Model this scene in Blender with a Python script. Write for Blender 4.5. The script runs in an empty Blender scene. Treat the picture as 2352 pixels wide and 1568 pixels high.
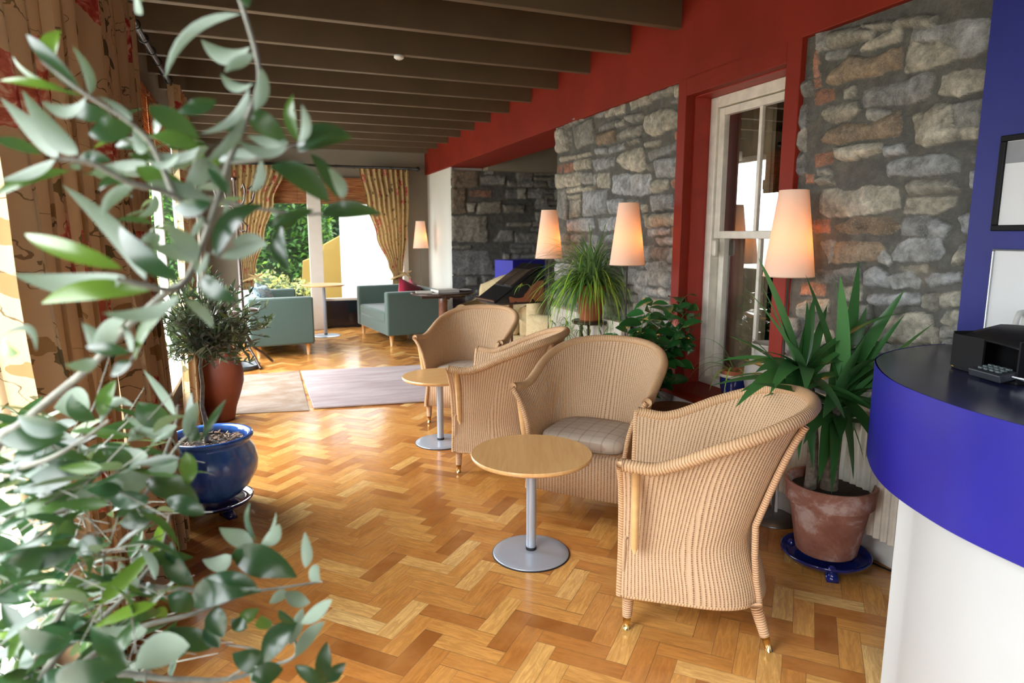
import bpy, bmesh, math, random
import numpy as np
from mathutils import Vector, Matrix, Euler

S = bpy.context.scene
COL = S.collection
PI = math.pi

# ------------------------------------------------------------------ camera
FPX, PITCH, YAW, CAMH = 1500.0, math.radians(9.24), math.radians(20.75), 1.42
cam_d = bpy.data.cameras.new('camera')
cam = bpy.data.objects.new('camera', cam_d)
COL.objects.link(cam)
cam.location = (0, 0, CAMH)
cam.rotation_euler = (PI / 2 - PITCH, 0, -YAW)
cam_d.sensor_width = 36.0
cam_d.lens = 36.0 * FPX / 2352.0
cam_d.clip_start = 0.05
cam_d.clip_end = 200
cam_d.dof.use_dof = True
cam_d.dof.focus_distance = 2.6
cam_d.dof.aperture_fstop = 4.0
S.camera = cam

# ------------------------------------------------------------------ daylight and exposure
W = bpy.data.worlds.new('overcast_sky')
S.world = W
W.use_nodes = True
wn = W.node_tree.nodes
wl = W.node_tree.links
for n in list(wn):
    wn.remove(n)
w_out = wn.new('ShaderNodeOutputWorld')
w_bg = wn.new('ShaderNodeBackground')
w_tc = wn.new('ShaderNodeTexCoord')
w_sx = wn.new('ShaderNodeSeparateXYZ')
w_cr = wn.new('ShaderNodeValToRGB')
w_cr.color_ramp.elements[0].position = 0.49
w_cr.color_ramp.elements[0].color = (0.16, 0.17, 0.15, 1)
w_cr.color_ramp.elements[1].position = 0.51
w_cr.color_ramp.elements[1].color = (0.36, 0.38, 0.40, 1)
w_e = w_cr.color_ramp.elements.new(1.0)
w_e.color = (0.96, 0.98, 1.0, 1)
w_ma = wn.new('ShaderNodeMapRange')
w_ma.inputs['From Min'].default_value = -1
wl.new(w_tc.outputs['Generated'], w_sx.inputs[0])
wl.new(w_sx.outputs['Z'], w_ma.inputs['Value'])
wl.new(w_ma.outputs[0], w_cr.inputs[0])
wl.new(w_cr.outputs[0], w_bg.inputs['Color'])
w_bg.inputs['Strength'].default_value = 17.0
wl.new(w_bg.outputs[0], w_out.inputs[0])

def portal(loc, rot, sx, sy):
    l = bpy.data.lights.new('window_portal', 'AREA')
    l.shape = 'RECTANGLE'
    l.size = sx
    l.size_y = sy
    l.cycles.is_portal = True
    o = bpy.data.objects.new('window_portal', l)
    o.location = loc
    o.rotation_euler = rot
    COL.objects.link(o)

portal((-0.86, 3.65, 1.4), (0, -PI / 2, 0), 2.3, 13.6)       # the long window wall
portal((1.1, 10.42, 1.2), (-PI / 2, 0, 0), 2.9, 2.3)          # end windows

S.view_settings.view_transform = 'Standard'
S.view_settings.look = 'None'
S.view_settings.gamma = 1
S.view_settings.use_curve_mapping = False
S.view_settings.exposure = 0.45
S.cycles.max_bounces = 10
S.cycles.diffuse_bounces = 5
S.cycles.glossy_bounces = 4
S.cycles.transmission_bounces = 8
S.cycles.transparent_max_bounces = 12
S.cycles.sample_clamp_indirect = 8.0
S.cycles.caustics_reflective = False
S.cycles.caustics_refractive = False

# ------------------------------------------------------------------ pixel -> place
CP, SP, CA, SA = math.cos(PITCH), math.sin(PITCH), math.cos(YAW), math.sin(YAW)
def ray(px, py):
    u, v = px - 1176.0, py - 784.0
    fw = FPX * CP - v * SP
    dn = FPX * SP + v * CP
    return Vector((fw * SA + u * CA, fw * CA - u * SA, -dn))
CAM = Vector((0, 0, CAMH))
def atd(px, py, d):
    return CAM + ray(px, py) * (d / FPX)
def aty(px, py, y):
    r = ray(px, py)
    return CAM + r * (y / r.y)
def atx(px, py, x):
    r = ray(px, py)
    return CAM + r * (x / r.x)
def atz(px, py, z):
    r = ray(px, py)
    return CAM + r * ((z - CAMH) / r.z)

# ------------------------------------------------------------------ object helpers
def tag(o, label=None, cat=None, group=None, kind=None):
    if label: o['label'] = label
    if cat: o['category'] = cat
    if group: o['group'] = group
    if kind: o['kind'] = kind
    return o

def thing(name, label, cat, loc=(0, 0, 0), rz=0, group=None, kind=None):
    o = bpy.data.objects.new(name, None)
    o.empty_display_size = 0.1
    COL.objects.link(o)
    o.location = loc
    o.rotation_euler = (0, 0, rz)
    return tag(o, label, cat, group, kind)

def struct(name, loc=(0, 0, 0)):
    return thing(name, None, None, loc, kind='structure')

def copy_tree(o, parent=None):
    c = o.copy()
    COL.objects.link(c)
    c.parent = parent
    for ch in list(o.children):
        copy_tree(ch, c)
    return c

class MB:
    """collects one mesh"""
    def __init__(s):
        s.v = []; s.f = []; s.uv = []; s.mi = []; s.cm = 0
    def face(s, idx, uvs=None):
        s.f.append(tuple(idx)); s.mi.append(s.cm)
        s.uv.append(uvs if uvs else [(0, 0)] * len(idx))
    def box(s, c, d, rot=None):
        c = Vector(c); h = Vector(d) / 2
        b = len(s.v)
        for sx, sy, sz in ((-1,-1,-1),(1,-1,-1),(1,1,-1),(-1,1,-1),(-1,-1,1),(1,-1,1),(1,1,1),(-1,1,1)):
            p = Vector((sx*h.x, sy*h.y, sz*h.z))
            if rot is not None: p = rot @ p
            s.v.append(c + p)
        for q, (ax, ay) in (((0,3,2,1),(0,1)),((4,5,6,7),(0,1)),((0,1,5,4),(0,2)),((1,2,6,5),(1,2)),((2,3,7,6),(0,2)),((3,0,4,7),(1,2))):
            s.face([b+i for i in q], [(s.v[b+i][ax], s.v[b+i][ay]) for i in q])
        return s
    def bx(s, x0, x1, y0, y1, z0, z1):
        return s.box(((x0+x1)/2, (y0+y1)/2, (z0+z1)/2), (x1-x0, y1-y0, z1-z0))
    def grid(s, P, cu=False, cv=False, uvf=None, flip=False):
        """P[i][j] points; cu closes i, cv closes j"""
        n, m = len(P), len(P[0]); b = len(s.v)
        for row in P: s.v.extend(Vector(p) for p in row)
        for i in range(n if cu else n-1):
            for j in range(m if cv else m-1):
                i2, j2 = (i+1) % n, (j+1) % m
                q = [(i, j, i, j), (i2, j, i+1, j), (i2, j2, i+1, j+1), (i, j2, i, j+1)]
                if flip: q.reverse()
                uv = [uvf(a[2], a[3]) for a in q] if uvf else [(a[2]/n, a[3]/m) for a in q]
                s.face([b + a[0]*m + a[1] for a in q], uv)
        return s
    def lathe(s, prof, seg=40, c=(0, 0, 0), cap=False, ang=None, wob=None):
        """prof list of (r,z)"""
        c = Vector(c); P = []
        for r, z in prof:
            P.append([c + Vector((r*math.cos(2*PI*k/seg), r*math.sin(2*PI*k/seg), z)) for k in range(seg)])
        L = [0]
        for i in range(1, len(prof)):
            L.append(L[-1] + math.dist(prof[i], prof[i-1]))
        rm = max(p[0] for p in prof)
        s.grid(P, cv=True, uvf=lambda i, j: (2*PI*rm*j/seg, L[min(i, len(L)-1)]), flip=True)
        if cap:
            for row, fl in ((0, True), (len(prof)-1, False)):
                b = len(s.v) - len(prof)*seg + row*seg
                idx = [b+k for k in range(seg)]
                if fl: idx.reverse()
                s.face(idx, [(s.v[i].x, s.v[i].y) for i in idx])
        return s
    def tube(s, pts, rad, seg=8, cap=True, closed=False, twist=0, lobes=0, lobe_amp=0, flat=1.0):
        pts = [Vector(p) for p in pts]; n = len(pts)
        if not isinstance(rad, (list, tuple)): rad = [rad]*n
        T = []
        for i in range(n):
            if closed: t = pts[(i+1) % n] - pts[i-1]
            else: t = pts[min(i+1, n-1)] - pts[max(i-1, 0)]
            T.append(t.normalized() if t.length > 1e-9 else Vector((0, 0, 1)))
        a = Vector((0, 0, 1)) if abs(T[0].z) < .9 else Vector((1, 0, 0))
        N = (a - T[0]*a.dot(T[0])).normalized()
        P = []; L = 0; Ls = []
        for i in range(n):
            if i: L += (pts[i]-pts[i-1]).length
            Ls.append(L)
            N = (N - T[i]*N.dot(T[i])).normalized()
            B = T[i].cross(N)
            row = []
            for k in range(seg):
                th = 2*PI*k/seg
                r = rad[i]
                if lobes: r *= 1 + lobe_amp*math.cos(lobes*(th) + twist*L)
                row.append(pts[i] + N*(r*math.cos(th)*flat) + B*(r*math.sin(th)))
            P.append(row)
        Ls.append(L)
        rr = max(rad)
        s.grid(P, cv=True, cu=closed, uvf=lambda i, j: (Ls[min(i, n)], 2*PI*rr*j/seg))
        if cap and not closed:
            b = len(s.v) - n*seg
            s.face([b+k for k in range(seg)][::-1]); s.face([b+(n-1)*seg+k for k in range(seg)])
        return s
    def cyl(s, c, r, z0, z1, seg=32, r2=None):
        r2 = r if r2 is None else r2
        return s.lathe([(r, z0), (r2, z1)], seg, c, cap=True)
    def ball(s, c, r, seg=12, sq=(1, 1, 1)):
        P = []
        for i in range(seg//2+1):
            a = PI*i/(seg//2)
            P.append([Vector(c)+Vector((r*sq[0]*math.sin(a)*math.cos(2*PI*k/seg), r*sq[1]*math.sin(a)*math.sin(2*PI*k/seg), -r*sq[2]*math.cos(a))) for k in range(seg)])
        return s.grid(P, cv=True, flip=True)
    def poly_prism(s, pts2, z0, z1, frame=None):
        """polygon (x,y) counterclockwise extruded z0..z1"""
        f = frame or (lambda p: Vector(p)); n = len(pts2); b = len(s.v)
        for z in (z0, z1):
            for x, y in pts2: s.v.append(f((x, y, z)))
        s.face([b+i for i in range(n)][::-1], [(pts2[i][0], pts2[i][1]) for i in range(n)][::-1])
        s.face([b+n+i for i in range(n)], [(pts2[i][0], pts2[i][1]) for i in range(n)])
        for i in range(n):
            j = (i+1) % n
            s.face([b+i, b+j, b+n+j, b+n+i], [(i*.1, z0), (i*.1+.1, z0), (i*.1+.1, z1), (i*.1, z1)])
        return s
    def make(s, name, mat, parent=None, smooth=False, bevel=0, loc=None, rz=None, subsurf=0, solid=0, colors=None, autos=None, bseg=2):
        me = bpy.data.meshes.new(name)
        me.from_pydata([tuple(v) for v in s.v], [], s.f)
        mats = mat if isinstance(mat, (list, tuple)) else [mat]
        for m in mats: me.materials.append(m)
        if len(mats) > 1: me.polygons.foreach_set('material_index', s.mi)
        uvl = me.uv_layers.new(name='UVMap')
        fl = []
        for u in s.uv:
            for a in u: fl.extend((a[0], a[1]))
        uvl.data.foreach_set('uv', fl)
        if smooth: me.polygons.foreach_set('use_smooth', [True]*len(me.polygons))
        if colors is not None:
            ca = me.color_attributes.new('tint', 'FLOAT_COLOR', 'POINT')
            ca.data.foreach_set('color', np.asarray(colors, dtype=np.float32).ravel())
        me.update()
        o = bpy.data.objects.new(name, me)
        COL.objects.link(o)
        if parent: o.parent = parent
        if loc is not None: o.location = loc
        if rz is not None: o.rotation_euler = (0, 0, rz)
        if bevel:
            m = o.modifiers.new('bevel', 'BEVEL'); m.width = bevel; m.segments = bseg; m.limit_method = 'ANGLE'; m.angle_limit = math.radians(40)
        if subsurf:
            m = o.modifiers.new('sub', 'SUBSURF'); m.levels = subsurf; m.render_levels = subsurf
        if solid:
            m = o.modifiers.new('solid', 'SOLIDIFY'); m.thickness = solid; m.offset = -1
        if autos or (bevel and smooth):
            me.polygons.foreach_set('use_smooth', [True]*len(me.polygons))
            try: me.set_sharp_from_angle(angle=math.radians(autos or 35))
            except Exception: pass
        return o

# ------------------------------------------------------------------ material helpers
class NT:
    def __init__(s, name):
        s.m = bpy.data.materials.new(name); s.m.use_nodes = True
        s.t = s.m.node_tree; s.n = s.t.nodes; s.l = s.t.links
        s.b = s.n['Principled BSDF']; s.out = s.n['Material Output']
    def new(s, t, **kw):
        n = s.n.new(t)
        for k, v in kw.items(): setattr(n, k, v)
        return n
    def link(s, a, b): s.l.new(a, b); return s
    def coord(s, which='Object', scale=(1, 1, 1), rot=(0, 0, 0)):
        tc = s.new('ShaderNodeTexCoord'); mp = s.new('ShaderNodeMapping')
        mp.inputs['Scale'].default_value = scale; mp.inputs['Rotation'].default_value = rot
        s.link(tc.outputs[which], mp.inputs[0]); return mp.outputs[0]
    def noise(s, vec, scale=5, detail=4, rough=.5, dist=0):
        n = s.new('ShaderNodeTexNoise'); n.inputs['Scale'].default_value = scale; n.inputs['Detail'].default_value = detail
        n.inputs['Roughness'].default_value = rough; n.inputs['Distortion'].default_value = dist
        s.link(vec, n.inputs['Vector']); return n
    def ramp(s, fac, stops, interp='LINEAR'):
        r = s.new('ShaderNodeValToRGB'); r.color_ramp.interpolation = interp
        e = r.color_ramp.elements
        while len(e) > 1: e.remove(e[-1])
        e[0].position = stops[0][0]; e[0].color = (*stops[0][1], 1)
        for p, c in stops[1:]:
            q = e.new(p); q.color = (*c, 1)
        s.link(fac, r.inputs[0]); return r.outputs[0]
    def mix(s, fac, a, b, mode='MIX'):
        m = s.new('ShaderNodeMix', data_type='RGBA', blend_type=mode)
        for v, i in ((fac, 0), (a, 6), (b, 7)):
            if hasattr(v, 'links') or isinstance(v, bpy.types.NodeSocket): s.link(v, m.inputs[i])
            else: m.inputs[i].default_value = v if i == 0 else (*v, 1)
        return m.outputs[2]
    def math(s, op, a, b=0, c=None):
        m = s.new('ShaderNodeMath', operation=op)
        for v, i in ((a, 0), (b, 1), (c, 2)):
            if v is None: continue
            if isinstance(v, bpy.types.NodeSocket): s.link(v, m.inputs[i])
            else: m.inputs[i].default_value = v
        return m.outputs[0]
    def bump(s, h, strength=.3, dist=.01):
        b = s.new('ShaderNodeBump'); b.inputs['Strength'].default_value = strength; b.inputs['Distance'].default_value = dist
        s.link(h, b.inputs['Height']); s.link(b.outputs[0], s.b.inputs['Normal']); return b
    def set(s, col=None, rough=.5, metal=0, spec=None, coat=None, coatr=None):
        if col is not None:
            if isinstance(col, bpy.types.NodeSocket): s.link(col, s.b.inputs['Base Color'])
            else: s.b.inputs['Base Color'].default_value = (*col, 1)
        if isinstance(rough, bpy.types.NodeSocket): s.link(rough, s.b.inputs['Roughness'])
        else: s.b.inputs['Roughness'].default_value = rough
        s.b.inputs['Metallic'].default_value = metal
        if spec is not None: s.b.inputs['Specular IOR Level'].default_value = spec
        if coat is not None: s.b.inputs['Coat Weight'].default_value = coat
        if coatr is not None: s.b.inputs['Coat Roughness'].default_value = coatr
        return s

def plain(name, col, rough=.5, metal=0, var=.12, scale=8, bump=0, bscale=60, spec=None, coat=None):
    t = NT(name); v = t.coord()
    n = t.noise(v, scale, 5)
    d = tuple(c*(1-var) for c in col); h = tuple(min(1, c*(1+var)) for c in col)
    t.set(t.ramp(n.outputs['Fac'], [(.3, d), (.7, h)]), rough, metal, spec, coat)
    if bump:
        n2 = t.noise(v, bscale, 4); t.bump(n2.outputs['Fac'], bump, .004)
    return t.m

# ------------------------------------------------------------------ materials of the setting
def red_paint():
    t = NT('red_paint'); v = t.coord()
    n = t.noise(v, 3, 6)
    t.set(t.ramp(n.outputs['Fac'], [(.3, (.20, .015, .006)), (.7, (.255, .021, .008))]), .6, spec=.3)
    n2 = t.noise(v, 40, 3); t.bump(n2.outputs['Fac'], .12, .004); return t.m
RED = red_paint()
BEAMM = plain('brown_beam_paint', (.115, .078, .042), .55, var=.10, scale=3, bump=.1, bscale=25)
BOARDM = plain('brown_ceiling_paint', (.10, .072, .042), .7, var=.08)
WHITEW = plain('white_paint', (.78, .78, .74), .5, var=.03, scale=3)
WOODW = plain('chipped_white_gloss', (.74, .70, .60), .35, var=.12, scale=14, bump=.2, bscale=30)
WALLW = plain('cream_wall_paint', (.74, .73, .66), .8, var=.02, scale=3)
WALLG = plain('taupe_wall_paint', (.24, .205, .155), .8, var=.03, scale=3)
BLUEW = plain('blue_wall_paint', (.014, .020, .19), .5, var=.06, scale=4, bump=.06, bscale=50)
PLAST = plain('rough_plaster', (.55, .56, .56), .9, var=.12, scale=12, bump=.5, bscale=40)
DARKG = plain('black_panel', (.006, .006, .012), .12, var=.1)
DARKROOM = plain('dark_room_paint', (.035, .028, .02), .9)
BLACKM = plain('black_iron', (.012, .011, .010), .4, var=.1)
GLASS = None
def make_glass(name='window_glass', k=1.0):
    t = NT(name)
    tr = t.new('ShaderNodeBsdfTransparent'); tr.inputs['Color'].default_value = (k, k*1.02 if k < 1 else 1, k, 1); gl = t.new('ShaderNodeBsdfGlossy'); gl.inputs['Roughness'].default_value = .0
    fr = t.new('ShaderNodeFresnel'); fr.inputs['IOR'].default_value = 1.5
    mx = t.new('ShaderNodeMixShader')
    t.link(t.math('MULTIPLY', fr.outputs[0], k*.8 if k < 1 else .36), mx.inputs[0]); t.link(tr.outputs[0], mx.inputs[1]); t.link(gl.outputs[0], mx.inputs[2])
    t.link(mx.outputs[0], t.out.inputs['Surface']); return t.m
GLASS = make_glass()
DIMGLASS = make_glass('garden_dimming_glass', .50)  # grey tint added only to dim the overbright view outside

# ------------------------------------------------------------------ floor: herringbone blocks
def floor_mat():
    t = NT('oak_parquet')
    at = t.new('ShaderNodeAttribute', attribute_name='tint')
    uv = t.new('ShaderNodeTexCoord')
    mp = t.new('ShaderNodeMapping'); mp.inputs['Scale'].default_value = (9, 60, 1)
    t.link(uv.outputs['UV'], mp.inputs[0])
    add = t.new('ShaderNodeVectorMath', operation='ADD'); t.link(mp.outputs[0], add.inputs[0])
    sc = t.new('ShaderNodeVectorMath', operation='SCALE'); sc.inputs['Scale'].default_value = 90
    t.link(at.outputs['Color'], sc.inputs[0]); t.link(sc.outputs[0], add.inputs[1])
    g = t.noise(add.outputs[0], 1.0, 6, .65, 1.2)
    oc = t.coord('Object')
    big = t.noise(oc, 7, 3)
    sep = t.new('ShaderNodeSeparateColor'); t.link(at.outputs['Color'], sep.inputs[0])
    base = t.ramp(sep.outputs[0], [(0, (.28, .090, .018)), (.25, (.45, .165, .034)), (.6, (.64, .29, .068)), (.85, (.76, .42, .12)), (1, (.84, .55, .21))])
    c = t.mix(t.math('MULTIPLY', t.ramp(g.outputs['Fac'], [(.42, (1, 1, 1)), (.62, (0, 0, 0))]), .45), base, (.26, .10, .022))
    c = t.mix(t.math('MULTIPLY', t.ramp(big.outputs['Fac'], [(.35, (0, 0, 0)), (.7, (1, 1, 1))]), .25), c, (.70, .36, .11))
    # dark joints from the distance to the block's edges
    su = t.new('ShaderNodeSeparateXYZ'); uv2 = t.new('ShaderNodeUVMap'); uv2.uv_map = 'edge'
    t.link(uv2.outputs[0], su.inputs[0])
    e = t.math('MINIMUM', su.outputs['X'], su.outputs['Y'])
    jn = t.math('LESS_THAN', e, .0009)
    jm = t.math('MULTIPLY', jn, .75)
    c = t.mix(jm, c, (.16, .075, .025))
    ro = t.noise(oc, 5, 5, .6)
    sr = t.noise(oc, 60, 3)
    r = t.math('ADD', t.math('MULTIPLY', ro.outputs['Fac'], .22), .08)
    r = t.math('ADD', r, t.math('MULTIPLY', jn, .3))
    t.set(c, r, spec=.5)
    wav = t.noise(oc, 14, 2)
    hh = t.math('ADD', t.math('MULTIPLY', wav.outputs['Fac'], 1.0), t.math('MULTIPLY', g.outputs['Fac'], .10))
    hh = t.math('SUBTRACT', hh, t.math('MULTIPLY', jn, .35))
    t.bump(hh, .30, .0035)
    return t.m
FLOORM = floor_mat()
def build_floor():
    rnd = random.Random(5)
    L, w = .25, .0742
    c45 = math.cos(PI/4)
    V = []; F = []; UV = []; ED = []; TI = []
    def keep(cx, cy):
        return (-.90 < cx < 2.56 and -.6 < cy < 10.45) or (2.4 < cx < 5.3 and 5.3 < cy < 9.15)
    def block(x0, y0, x1, y1, horiz):
        pts = [(x0, y0), (x1, y0), (x1, y1), (x0, y1)]
        wp = [((x - y)*c45, (x + y)*c45 + .038) for x, y in pts]
        cx = sum(p[0] for p in wp)/4; cy = sum(p[1] for p in wp)/4
        if not keep(cx, cy): return
        v = rnd.random(); q = rnd.random(); b = rnd.random()
        t = min(1, max(0, rnd.gauss(.52, .24)))
        tx, ty = rnd.gauss(0, .0022), rnd.gauss(0, .0022)
        i = len(V)
        for p in wp: V.append((p[0], p[1], tx*(p[0]-cx) + ty*(p[1]-cy)))
        F.append((i, i+1, i+2, i+3))
        ou, ov = rnd.random()*5, rnd.random()*5
        if horiz:
            UV.extend([(ou, ov), (ou+L, ov), (ou+L, ov+w), (ou, ov+w)])
        else:
            UV.extend([(ou, ov), (ou, ov+w), (ou+L, ov+w), (ou+L, ov)])
        TI.extend([(t, q, b, 1)]*4)
    for m in range(-32, 33):
        for k in range(-10, 125):
            block(k*w-m*L, k*w+m*L, k*w-m*L+L, k*w+m*L+w, True)
            block((k-1)*w-m*L, k*w+m*L, k*w-m*L, k*w+m*L+L, False)
    # subdivide each block so the edge distance can be read: centre strip
    v2 = []; f2 = []; u2 = []; e2 = []; t2 = []
    for n, f in enumerate(F):
        P = [Vector(V[i]) for i in f]; U = [Vector(u) for u in UV[n*4:n*4+4]]
        b = len(v2); v2.extend(P)
        ins = .006
        C = sum(P, Vector())/4; CU = sum(U, Vector((0, 0)))/4
        eA = (P[1]-P[0]).length; eB = (P[3]-P[0]).length
        fa = 1-2*ins/eA; fb = 1-2*ins/eB
        da = (P[1]-P[0])/2; db = (P[3]-P[0])/2; ua = (U[1]-U[0])/2; ub = (U[3]-U[0])/2
        inner = [C+sa*da*fa+sb*db*fb for sa, sb in ((-1, -1), (1, -1), (1, 1), (-1, 1))]
        innu = [CU+sa*ua*fa+sb*ub*fb for sa, sb in ((-1, -1), (1, -1), (1, 1), (-1, 1))]
        v2.extend(inner)
        t2.extend([TI[n*4]]*8)
        f2.append((b+4, b+5, b+6, b+7)); u2.extend(innu); e2.extend([(ins, ins)]*4)
        for a in range(4):
            c = (a+1) % 4
            f2.append((b+a, b+c, b+4+c, b+4+a)); u2.extend([U[a], U[c], innu[c], innu[a]])
            e2.extend([(0, 1), (0, 1), (ins, 1), (ins, 1)])
    me = bpy.data.meshes.new('floor')
    me.from_pydata([tuple(v) for v in v2], [], f2)
    me.materials.append(FLOORM)
    a = me.uv_layers.new(name='UVMap'); a.data.foreach_set('uv', [c for u in u2 for c in (u[0], u[1])])
    a = me.uv_layers.new(name='edge'); a.data.foreach_set('uv', [c for u in e2 for c in u])
    ca = me.color_attributes.new('tint', 'FLOAT_COLOR', 'POINT'); ca.data.foreach_set('color', [c for t in t2 for c in t])
    o = bpy.data.objects.new('floor', me); COL.objects.link(o); tag(o, kind='structure')
    fs = MB().bx(-.85, 5.4, -3.05, 10.5, -.12, -.004).make('floor_screed', plain('screed', (.12, .06, .02), .6), o)
build_floor()

# ------------------------------------------------------------------ ceiling and beams
ceil = struct('ceiling')
MB().bx(-.9, 5.4, -3.1, 10.5, 2.93, 3.0).make('ceiling_board', BOARDM, ceil)
BY = [10.17 - .598*k for k in range(0, 22)]
for k, y in enumerate(BY):
    MB().bx(-.80, 2.475, y, y+.055, 2.665, 2.93).make('beam', BEAMM, ceil, bevel=.004)

# ------------------------------------------------------------------ window wall on the left
wl_ = struct('wall_left')
m = MB()
m.bx(-.92, -.75, -3.05, 10.5, 0, .34)
m.bx(-.92, -.75, -3.05, 10.5, 2.45, 2.93)
m.bx(-.92, -.75, 2.75, 3.75, .34, 2.45); m.bx(-.92, -.75, -.8, .35, .34, 2.45)  # second pier added out of view to cut daylight on the desk
m.bx(-.92, -.75, 9.5, 10.5, .34, 2.45)
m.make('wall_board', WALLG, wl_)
MB().bx(-.93, -.62, -3.0, 10.3, .34, .375).make('window_sill', WHITEW, wl_, bevel=.006)
def window_row(name, y0, y1, n, z0=.375, z1=2.45, x=-.84):
    r = struct(name)
    f = MB()
    f.bx(x-.035, x+.035, y0, y1, z0, z0+.06); f.bx(x-.035, x+.035, y0, y1, z1-.06, z1)
    for i in range(n+1):
        yy = y0 + (y1-y0)*i/n
        f.bx(x-.035, x+.035, max(y0, yy-.035), min(y1, yy+.035), z0, z1)
    f.make('window_frame', WHITEW, r, bevel=.004)
    for i in range(n):
        a, b = y0+(y1-y0)*i/n, y0+(y1-y0)*(i+1)/n
        q = MB(); q.grid([[(x, a+.03, z0+.05), (x, a+.03, z1-.05)], [(x, b-.03, z0+.05), (x, b-.03, z1-.05)]]); q.make('pane', GLASS, r)
    return r
window_row('window_2', .35, 2.75, 2)
window_row('window_3', 3.75, 9.5, 4)
MB().bx(-.92, 2.6, -3.15, -3.05, 0, 2.93).make('wall_back', WHITEW).__setitem__('kind', 'structure')
window_row('unseen_window_5', -3.0, -.8, 2)  # row added out of view to light the sides facing the camera

# ------------------------------------------------------------------ far wall with its tall windows
wf = struct('wall_far')
m = MB()
m.bx(-.92, 2.6, 10.38, 10.5, 2.28, 2.93)
m.bx(2.16, 2.6, 10.38, 10.5, 0, 2.28)
m.bx(-.92, -.3, 10.38, 10.5, 0, 2.28)
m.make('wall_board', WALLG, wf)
w4 = struct('window_4')
f = MB()
FX = aty(712, 600, 10.3).x, aty(742, 600, 10.3).x
f.bx(FX[0], FX[1], 10.26, 10.42, 0, 2.28)
f.bx(-.3, -.24, 10.36, 10.44, 0, 2.28); f.bx(2.08, 2.16, 10.33, 10.44, 0, 2.28)
f.bx(-.24, 2.08, 10.37, 10.43, 2.2, 2.28); f.bx(-.24, 2.08, 10.37, 10.43, .42, .46)
f.make('window_frame', plain('pale_frame_paint', (.62, .57, .50), .5, var=.03), w4, bevel=.004)
for a, b in ((-.24, FX[0]), (FX[1], 2.08)):
    q = MB(); q.grid([[(a, 10.39, .46), (a, 10.39, 2.2)], [(b, 10.39, .46), (b, 10.39, 2.2)]]); q.make('pane', DIMGLASS, w4)
    MB().bx(a, b, 10.36, 10.40, .0, .42).make('lower_panel', DARKG, w4, bevel=.004)

# ------------------------------------------------------------------ rubble stone
def vnoise(x, y, sc, seed):
    r = np.random.RandomState(seed); G = r.rand(256, 256)
    fx, fy = x*sc + 37.3, y*sc + 91.7
    ix, iy = np.floor(fx).astype(int), np.floor(fy).astype(int)
    u, v = fx-ix, fy-iy; u = u*u*(3-2*u); v = v*v*(3-2*v)
    g = lambda a, b: G[(ix+a) % 256, (iy+b) % 256]
    return (g(0, 0)*(1-u)+g(1, 0)*u)*(1-v)+(g(0, 1)*(1-u)+g(1, 1)*u)*v
def fbm(x, y, sc, seed, o=4):
    a = 0; s = 0; w = 1
    for i in range(o):
        a = a + w*vnoise(x, y, sc*2**i, seed+i); s += w; w *= .55
    return a/s
def sdf(P, X, Y):
    """negative inside"""
    d = np.full(X.shape, 1e9); s = np.ones(X.shape); n = len(P)
    for i in range(n):
        ax, ay = P[i]; bx_, by_ = P[i-1]
        ex, ey = bx_-ax, by_-ay; wx, wy = X-ax, Y-ay
        t = np.clip((wx*ex+wy*ey)/(ex*ex+ey*ey+1e-12), 0, 1)
        d = np.minimum(d, (wx-ex*t)**2+(wy-ey*t)**2)
        c1 = Y >= ay; c2 = Y < by_; c3 = ex*wy > ey*wx
        s = np.where((c1 & c2 & c3) | (~c1 & ~c2 & ~c3), -s, s)
    return s*np.sqrt(d)
def stone_mat():
    t = NT('rubble_stone'); at = t.new('ShaderNodeAttribute', attribute_name='tint')
    v = t.coord()
    n = t.noise(v, 28, 7, .65); n2 = t.noise(v, 110, 5, .7); n3 = t.noise(v, 6, 4, .6)
    c = t.mix(t.math('MULTIPLY', t.ramp(n.outputs['Fac'], [(.35, (1, 1, 1)), (.6, (0, 0, 0))]), .55), at.outputs['Color'], (.10, .105, .10))
    c = t.mix(t.math('MULTIPLY', t.ramp(n2.outputs['Fac'], [(.52, (0, 0, 0)), (.7, (1, 1, 1))]), t.math('MULTIPLY', at.outputs['Alpha'], .40)), c, (.62, .59, .52))
    c = t.mix(t.math('MULTIPLY', t.ramp(n3.outputs['Fac'], [(.52, (0, 0, 0)), (.72, (1, 1, 1))]), .28), c, (.30, .24, .16))
    t.set(c, .92, spec=.25)
    h = t.math('ADD', n.outputs['Fac'], t.math('MULTIPLY', n2.outputs['Fac'], .6))
    t.bump(h, .9, .015); return t.m
STONEM = stone_mat()
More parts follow.
